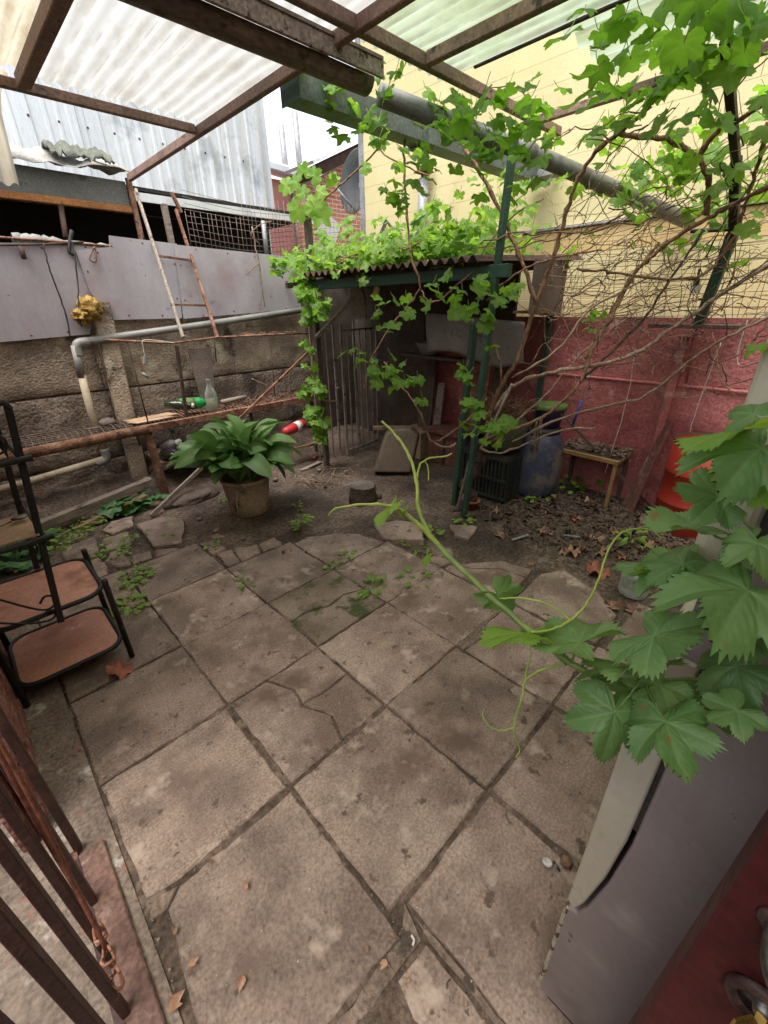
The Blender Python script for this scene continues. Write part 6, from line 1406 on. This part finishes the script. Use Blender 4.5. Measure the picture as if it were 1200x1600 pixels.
def big(jp, jd, tp, td, face, s, mi=0, roll=0, bright=False, pet=None):
    """leaf from junction point to tip point; face = how much it turns to the viewer"""
    j, t = V(jp), V(tp); tc_ = (CAMP-j).normalized()
    nrm = V((0,0,1))*(1-face)+tc_*face; d = t-j
    L = d.length/.62
    mt = orient(j, d, nrm, L) @ Matrix.Rotation(roll, 4, 'X')
    place(LBR if bright else LB[mi % 4], 'leaf', sv, mt)
    if pet is not None: stem([pet, V(pet).lerp(j,.5)+V((0,0,-.004)), j], .0022, .0016, 'shootdark', 'petiole', 6)
big((0.424, 0.048, 1.294), 0, (0.392, 0.008, 1.326), 0, .45, 0, 0, .1, pet=(0.433, 0.052, 1.222))
big((0.427, 0.115, 1.239), 0, (0.446, 0.168, 1.206), 0, .05, 0, 2, -.05, pet=(0.421, 0.117, 1.209))
big((0.425, 0.059, 1.244), 0, (0.442, 0.107, 1.202), 0, .10, 0, 0, .3, pet=(0.436, 0.049, 1.222))
big((0.396, 0.056, 1.199), 0, (0.357, 0.042, 1.167), 0, .75, 0, 3, -.3, pet=(0.436, 0.048, 1.219))
big((0.395, 0.013, 1.224), 0, (0.352, -0.011, 1.22), 0, .80, 0, 1, .15, pet=(0.44, 0.042, 1.218))
big((0.427, -0.031, 1.251), 0, (0.404, -0.015, 1.241), 0, .60, 0, 0, .2)
big((0.447, -0.004, 1.365), 0, (0.373, 0.003, 1.361), 0, .75, 0, 1, .1)
big((0.473, -0.019, 1.265), 0, (0.446, 0.003, 1.235), 0, .55, 0, 3, .3)
big((0.475, 0.044, 1.496), 0, (0.434, 0.077, 1.487), 0, -.15, 0, 0, .5, True)
big((0.471, 0.025, 1.485), 0, (0.414, 0.037, 1.468), 0, .70, 0, 1, .2)
big((0.491, 0.043, 1.427), 0, (0.474, 0.078, 1.431), 0, .70, 0, 0, .2, pet=(0.495, 0.009, 1.405))
big((0.504, 0.05, 1.388), 0, (0.484, 0.097, 1.384), 0, .15, 0, 2, .25, pet=(0.493, 0.013, 1.386))
big((0.501, 0.053, 1.342), 0, (0.543, 0.079, 1.349), 0, .65, 0, 3, .1, pet=(0.468, 0.041, 1.324))
big((0.461, 0.01, 1.45), 0, (0.448, 0.018, 1.442), 0, .4, 0, 0, 0, True)
big((0.53, 0.071, 1.319), 0, (0.524, 0.12, 1.292), 0, .30, 0, 0, .2, pet=(0.485, 0.036, 1.317))
big((0.514, 0.069, 1.317), 0, (0.518, 0.104, 1.304), 0, -.2, 0, 0, .4, True)
big((0.429, 0.227, 1.246), 0, (0.446, 0.206, 1.218), 0, .5, 0, 1, .8)
big((0.412, 0.175, 1.224), 0, (0.387, 0.225, 1.206), 0, -.1, 0, 0, .4, True)
big((0.405, 0.331, 1.274), 0, (0.402, 0.337, 1.256), 0, .4, 0, 0, .6, True)
big((0.389, 0.39, 1.338), 0, (0.365, 0.399, 1.317), 0, .5, 0, 1, .9, True)
big((0.403, 0.375, 1.335), 0, (0.393, 0.378, 1.326), 0, .4, 0, 1, .9, True)
big((0.564, 0.049, 1.562), 0, (0.544, 0.066, 1.559), 0, -.2, 0, 0, .3, True)
big((0.487, 0.009, 1.394), 0, (0.472, 0.027, 1.377), 0, .4, 0, 3, .2)
big((0.442, 0.046, 1.202), 0, (0.452, 0.084, 1.182), 0, .5, 0, 0, .3)
big((0.467, 0.002, 1.402), 0, (0.439, -0.009, 1.39), 0, .5, 0, 1, 0)
big((0.467, -0.03, 1.31), 0, (0.423, -0.012, 1.318), 0, .5, 0, 2, 0)
big((0.45, 0.032, 1.216), 0, (0.414, 0.045, 1.207), 0, .6, 0, 0, .2)
big((0.501, 0.04, 1.506), 0, (0.512, 0.063, 1.509), 0, .6, 0, 3, 0)
big((0.476, -0.012, 1.211), 0, (0.461, -0.042, 1.192), 0, .5, 0, 2, .2)

# ================================================================== JAR, PATTERNED BUCKET
jr = thing('glass_jar', 'clear ribbed plastic jar upside down on the soil by the paving', 'jar', (2.463, 0.449, 0))
c = V((2.537, 0.462, 0)); MB().lathe([(.078,0),(.082,.01),(.082,.05),(.079,.055),(.082,.06),(.082,.10),(.078,.12),(.06,.135),(0,.137)], c, n=30).build('body', M['glass'], jr)
pb2 = thing('striped_bowl', 'brown bowl with white zigzag stripes, filled with soil', 'bowl', (2.73, 0.265, 0))
c = V((2.758, 0.265, 0))+V((.03,-.02,-.005))
m, n, l = new_mat('zigzag_glaze'); geo = n.new('ShaderNodeNewGeometry')
wv = n.new('ShaderNodeTexWave'); wv.bands_direction = 'DIAGONAL'; wv.inputs['Scale'].default_value = 11; wv.inputs['Distortion'].default_value = 1.5
l.new(geo.outputs['Position'], wv.inputs['Vector'])
rp = n.new('ShaderNodeValToRGB'); rp.color_ramp.interpolation = 'CONSTANT'; rp.color_ramp.elements[0].color = (.10,.035,.03,1); rp.color_ramp.elements[1].position = .55; rp.color_ramp.elements[1].color = (.55,.52,.48,1)
l.new(wv.outputs['Fac'], rp.inputs[0]); pz = n.new('ShaderNodeBsdfPrincipled'); pz.inputs['Roughness'].default_value = .4; l.new(rp.outputs[0], pz.inputs['Base Color'])
oz = n.new('ShaderNodeOutputMaterial'); l.new(pz.outputs[0], oz.inputs['Surface'])
MB().lathe([(.07,0),(.10,.07),(.112,.13),(.116,.14),(.11,.142),(.10,.12),(.098,.11)], c, n=28).build('body', m, pb2)
MB().lathe([(.10,.112),(.05,.118),(0,.12)], c, n=20).build('soil_fill', M['card'], pb2)

# ================================================================== WEEDS AND FALLEN LEAVES
def simple_leaf(name, mat, n=7, asp=.55):
    m = MB(); vs = [(0,0,0)]; vn = [1.]
    for j in range(n*2):
        th = -math.pi+2*math.pi*(j+.5)/(n*2); vs.append((.5+.5*math.cos(th), asp*.5*math.sin(th), .06*math.sin(th*2)-.12*(.5+.5*math.cos(th))**2)); vn.append(0.)
    vs[0] = (.45,0,.02)
    m.add(vs, [(0,1+j,1+(j+1)%(n*2)) for j in range(n*2)], True); me = m.mesh(name)
    at = me.attributes.new('vein','FLOAT','POINT'); at.data.foreach_set('value', vn); me.materials.append(mat); return me
WL = simple_leaf('weed_leaf', M['weed'], 5, .7); WN = simple_leaf('weed_leaf', M['weed'], 5, .32); WD = leaf_mesh('mallow_leaf', M['weeddark'], 26, 2, 3, True, .3, .12)
def weed(p, k, s, spread, hgt, lab, me=None, seed=0, cat='weed'):
    t = thing('weed_plant', lab, cat, p, 'weeds in the paving and soil'); r = random.Random(seed)
    mb = MB()
    for i in range(k):
        az = r.uniform(0, 6.283); rad = spread*math.sqrt(r.random()); h = hgt*r.uniform(.2,1)
        q = V(p)+V((math.cos(az)*rad, math.sin(az)*rad, h))
        mt = orient(q, (math.cos(az),math.sin(az),r.uniform(-.3,.4)), (r.uniform(-.3,.3),r.uniform(-.3,.3),1), s*r.uniform(.6,1.25))
        place(me or WL, 'leaf', t, mt @ Matrix.Scale(1.3, 4))
        if i % 2 == 0: mb.tube([V(p)+V((math.cos(az)*rad*.3, math.sin(az)*rad*.3, -.005)), q], .0012, 4)
    mb.build('stem', M['shoot'], t); return t
weed((1.442, 1.611, 0), 26, .055, .07, .04, 'weed rosette in the joint at the mossy slab', WN, 1)
weed((1.718, 1.494, 0), 12, .035, .10, .02, 'thin weed line beside the slab right of the rosette', WL, 2)
weed((1.583, 2.596, 0), 26, .05, .05, .13, 'upright leafy weed on the bare soil below the potted plant', WN, 3)
weed((0.918, 2.244, 0), 8, .05, .05, .02, 'small flat weed in the joint near the left slabs', WN, 4)
weed((0.432, 2.814, 0), 60, .028, .11, .03, 'clover-like weed patch in the joint right of the black cart', WL, 5)
weed((0.449, 3.345, 0), 70, .024, .16, .05, 'bushy weed tuft among the broken slabs', WL, 6)
weed((0.307, 2.538, 0), 34, .03, .10, .02, 'weed patch beside the cart leg', WL, 7)
weed((0.299, 3.931, 0), 70, .03, .22, .05, 'low green weed mat in front of the pale timber beam', WL, 8)
weed((0.082, 3.765, 0), 80, .03, .22, .06, 'dense green weed mat behind the black stand', WL, 9)
weed((-0.093, 3.751, 0), 34, .10, .26, .10, 'dark broad-leaved mallow patch at the left edge', WD, 10, 'plant')
weed((0.714, 3.973, 0), 16, .13, .14, .10, 'dark mallow plant in front of the thin timber', WD, 11, 'plant')
weed((0.944, 4.022, -0), 9, .09, .10, .12, 'mallow plant beside the rack leg', WD, 12, 'plant')
weed((0.783, 3.321, 0), 16, .035, .10, .03, 'sparse weed on the tilted square slab', WL, 13)
weed((3.814, 1.425, -0), 30, .05, .13, .10, 'weed clump under the yellow table', WL, 14)
weed((4.076, 1.261, 0), 26, .05, .12, .11, 'taller weed clump beneath the right half of the yellow table', WL, 15)
weed((3.472, 1.569, 0), 16, .045, .12, .04, 'low weeds in the litter in front of the blue barrel', WL, 16)
weed((2.247, 1.801, 0), 20, .035, .05, .05, 'weed tuft by the tilted edge slab', WL, 17)
weed((1.986, 1.796, 0), 20, .02, .10, .01, 'tiny weeds along the edge of the broken slab', WL, 18)
weed((3.138, 0.67, 0), 22, .06, .10, .10, 'weed with narrow leaves in the soil near the jar', WN, 19)
weed((2.741, 0.445, 0), 14, .04, .06, .06, 'weed growing between the jar and the striped bowl', WL, 20)
weed((1.435, 2, 0), 10, .03, .05, .015, 'tiny weed at the far slab crossing', WL, 21)
weed((1.601, 2.028, 0), 8, .03, .04, .015, 'small weed in the far slab joint', WL, 22)
weed((1.429, 3.615, 0), 10, .03, .05, .03, 'few small leaves at the foot of the timber strip', WL, 23)
weed((1.787, 2.943, 0), 10, .035, .05, .05, 'small weed sprig left of the hollow stump', WN, 24)
weed((2.592, 1.751, 0), 12, .04, .08, .03, 'weeds at the foot of the tall green post', WL, 25)
weed((0.984, 2.899, 0), 10, .025, .06, .015, 'tiny weed between the small broken slabs', WL, 26)
DL = leaf_mesh('dead_leaf', M['deadleaf'], 30, 3, 31, True, -.35, .3, .35); DR = leaf_mesh('dead_leaf', M['deadleafred'], 30, 3, 32, True, -.3, .3, .4)
DS = simple_leaf('leaf_scrap', M['deadleaf'], 4, .8)
for v in DS.vertices: v.co.z += .5*v.co.y*v.co.y*3+.25*math.sin(v.co.x*9); v.co.x *= 1+.3*math.sin(v.co.y*14)
for v in DL.vertices: v.co.y *= .72; DG = leaf_mesh('dead_leaf', M['deadleafgrey'], 22, 2, 33, True, -.35, .3, .3)
r = random.Random(51)
def fallen(p, s, me, lab, grp='fallen leaves', z=None):
    az = r.uniform(0, 6.283); q = V(p); q.z = (gh(q.x, q.y) if z is None else z)+.010+s*.05
    mt = orient(q, (math.cos(az),math.sin(az),r.uniform(-.15,.15)), (r.uniform(-.4,.4),r.uniform(-.4,.4),1), s)
    o = bpy.data.objects.new('dead_leaf', me); COL.objects.link(o); o.matrix_basis = mt; tag(o, lab, 'leaf', grp); return o
for p, s in [((0.142, 0.772, 0),.055), ((-0.056, 0.821, 0),.05), ((-0.055, 0.729, 0),.055), ((0.044, 0.611, 0),.06), ((-0.124, 0.69, 0),.09), ((0.332, 0.363, 0),.05), ((0.382, 0.383, 0),.035), ((0.308, 0.414, 0),.03), ((0.349, 0.296, 0),.03), ((0.089, 1.579, 0),.04), ((0.128, 1.52, 0),.04), ((0.491, 0.388, 0),.025), ((0.085, 0.928, 0),.035), ((1.129, 0.929, 0),.05), ((1.151, 1.031, 0),.03), ((1.592, 0.368, 0),.06), ((0.002, 1.731, 0),.04), ((-0.085, 1.471, 0),.03)]:
    fallen(p, s*.45, DS, 'small tan leaf scrap on the paving, '+near_mark(p, 'scrap'), 'dry leaf scraps on the paving', .002)
fallen((0.125, 1.998, 0), .11, DR, 'reddish dry leaf beside the front cart leg', z=.002)
for p, s in [((2.578, 1.415, 0),.10), ((2.924, 1.661, 0),.09), ((2.851, 1.218, 0),.09), ((2.745, 0.922, 0),.13), ((3.041, 0.906, 0),.13), ((2.851, 0.764, 0),.10), ((2.853, 0.899, 0),.10), ((3.221, 0.61, 0),.11), ((3.184, 0.557, 0),.09), ((3.632, 1.199, 0),.09), ((3.669, 0.971, 0),.07), ((3.687, 0.776, 0),.10), ((3.582, 0.719, 0),.09), ((2.322, 0.507, -0),.11), ((2.369, 0.418, 0),.09), ((2.919, 0.768, 0),.09), ((2.674, 0.959, 0),.08), ((2.405, 1.058, 0),.05), ((2.873, 1.152, 0),.05), ((1.327, 2.386, 0),.08), ((1.435, 2.3, 0),.06), ((3.06, 0.5, 0),.08), ((3.921, 1.201, -0),.06)]:
    fallen(p, s, DL, 'tan dry vine leaf on the soil, '+near_mark(p, 'tan'), 'tan dry leaves in the bed')
for p, s in [((3.263, 1.134, 0),.10), ((2.618, 0.695, 0),.14), ((3.202, 1.37, 0),.05), ((3.259, 0.824, 0),.07), ((2.908, 0.656, 0),.07)]:
    fallen(p, s, DR, 'rust red dry leaf on the soil, '+near_mark(p, 'red'), 'rust red dry leaves in the bed')
mb = MB(); vn = []
for i in range(420):
    x = r.uniform(2.65,3.92); y = r.uniform(.3,1.95)
    if (x-2.6)+.5*(y-.9) < .15: continue
    az = r.uniform(0, 6.283); sz = r.uniform(.035,.075)
    mt = orient((x,y,gh(x,y)+.010), (math.cos(az),math.sin(az),r.uniform(-.25,.25)), (r.uniform(-.6,.6),r.uniform(-.6,.6),1), sz)
    mb.add([mt @ v.co for v in DG.vertices], [tuple(p.vertices) for p in DG.polygons], True)
tag(stuff(mb.build('dry_leaf_bed', M['deadleafgrey'])), 'layer of whole grey brown dry leaves before the red wall', 'leaves')
# small litter on the paving
cg = thing('bottle_caps', 'two crushed bottle caps with an orange wrapper at the foot of the fridge', 'litter', (0.866, 0.147, 0))
c = V((0.851, 0.167, 0)); MB().lathe([(.016,0),(.015,.007),(.010,.008),(0,.006)], c+V((0,0,.004)), (.3,.1,.9), 16).build('cap', M['white'], cg)
MB().lathe([(.015,0),(.014,.006),(0,.006)], V((0.86, 0.143, 0))+V((0,0,.006)), (.7,-.3,.5), 14).build('cap', M['steel'], cg)
blob(V((0.893, 0.125, 0))+V((0,0,.010)), .018, 4, .5, 12, 9, (1,1,.7)).build('wrapper', M['deadleaf'], cg)
tag(MB().tube(smooth_path([V((0.419, 0.354, 0))+V((0,0,.006)), V((0.417, 0.342, 0))+V((0,0,.006)), V((0.406, 0.337, 0))+V((0,0,.006))], 4), .0035, 7).build('cigarette_butt', M['white']), 'small bent white cigarette butt on the near paving', 'butt')
tag(MB().prism(V((2.576, 1.305, 0))+V((0,0,.012)), V((2.732, 1.255, 0))+V((0,0,.016)), .02,.006).build('grey_shard', M['pvc']), 'grey plastic shard on the bare soil past the slabs', 'shard')
tag(MB().prism(V((2.911, 1.069, 0))+V((0,0,.012)), V((2.956, 0.966, 0))+V((0,0,.016)), .02,.005).build('grey_shard', M['vent']), 'pale shard among the tan leaves in the bed', 'shard')
for i in range(9):
    p = V((r.uniform(-.05,2.0), r.uniform(.2,2.4), .004)); a = r.uniform(0,6.28); L = r.uniform(.012,.05)
    tag(MB().tube(smooth_path([p, p+V((math.cos(a)*L*.5, math.sin(a)*L*.5, .002)), p+V((math.cos(a+.4)*L, math.sin(a+.4)*L, 0))], 3), .0012, 4).build('twig', M['barkdark']), 'tiny dry twig on the paving, '+near_mark(p, 'twig'), 'twig', 'tiny twigs on the paving')
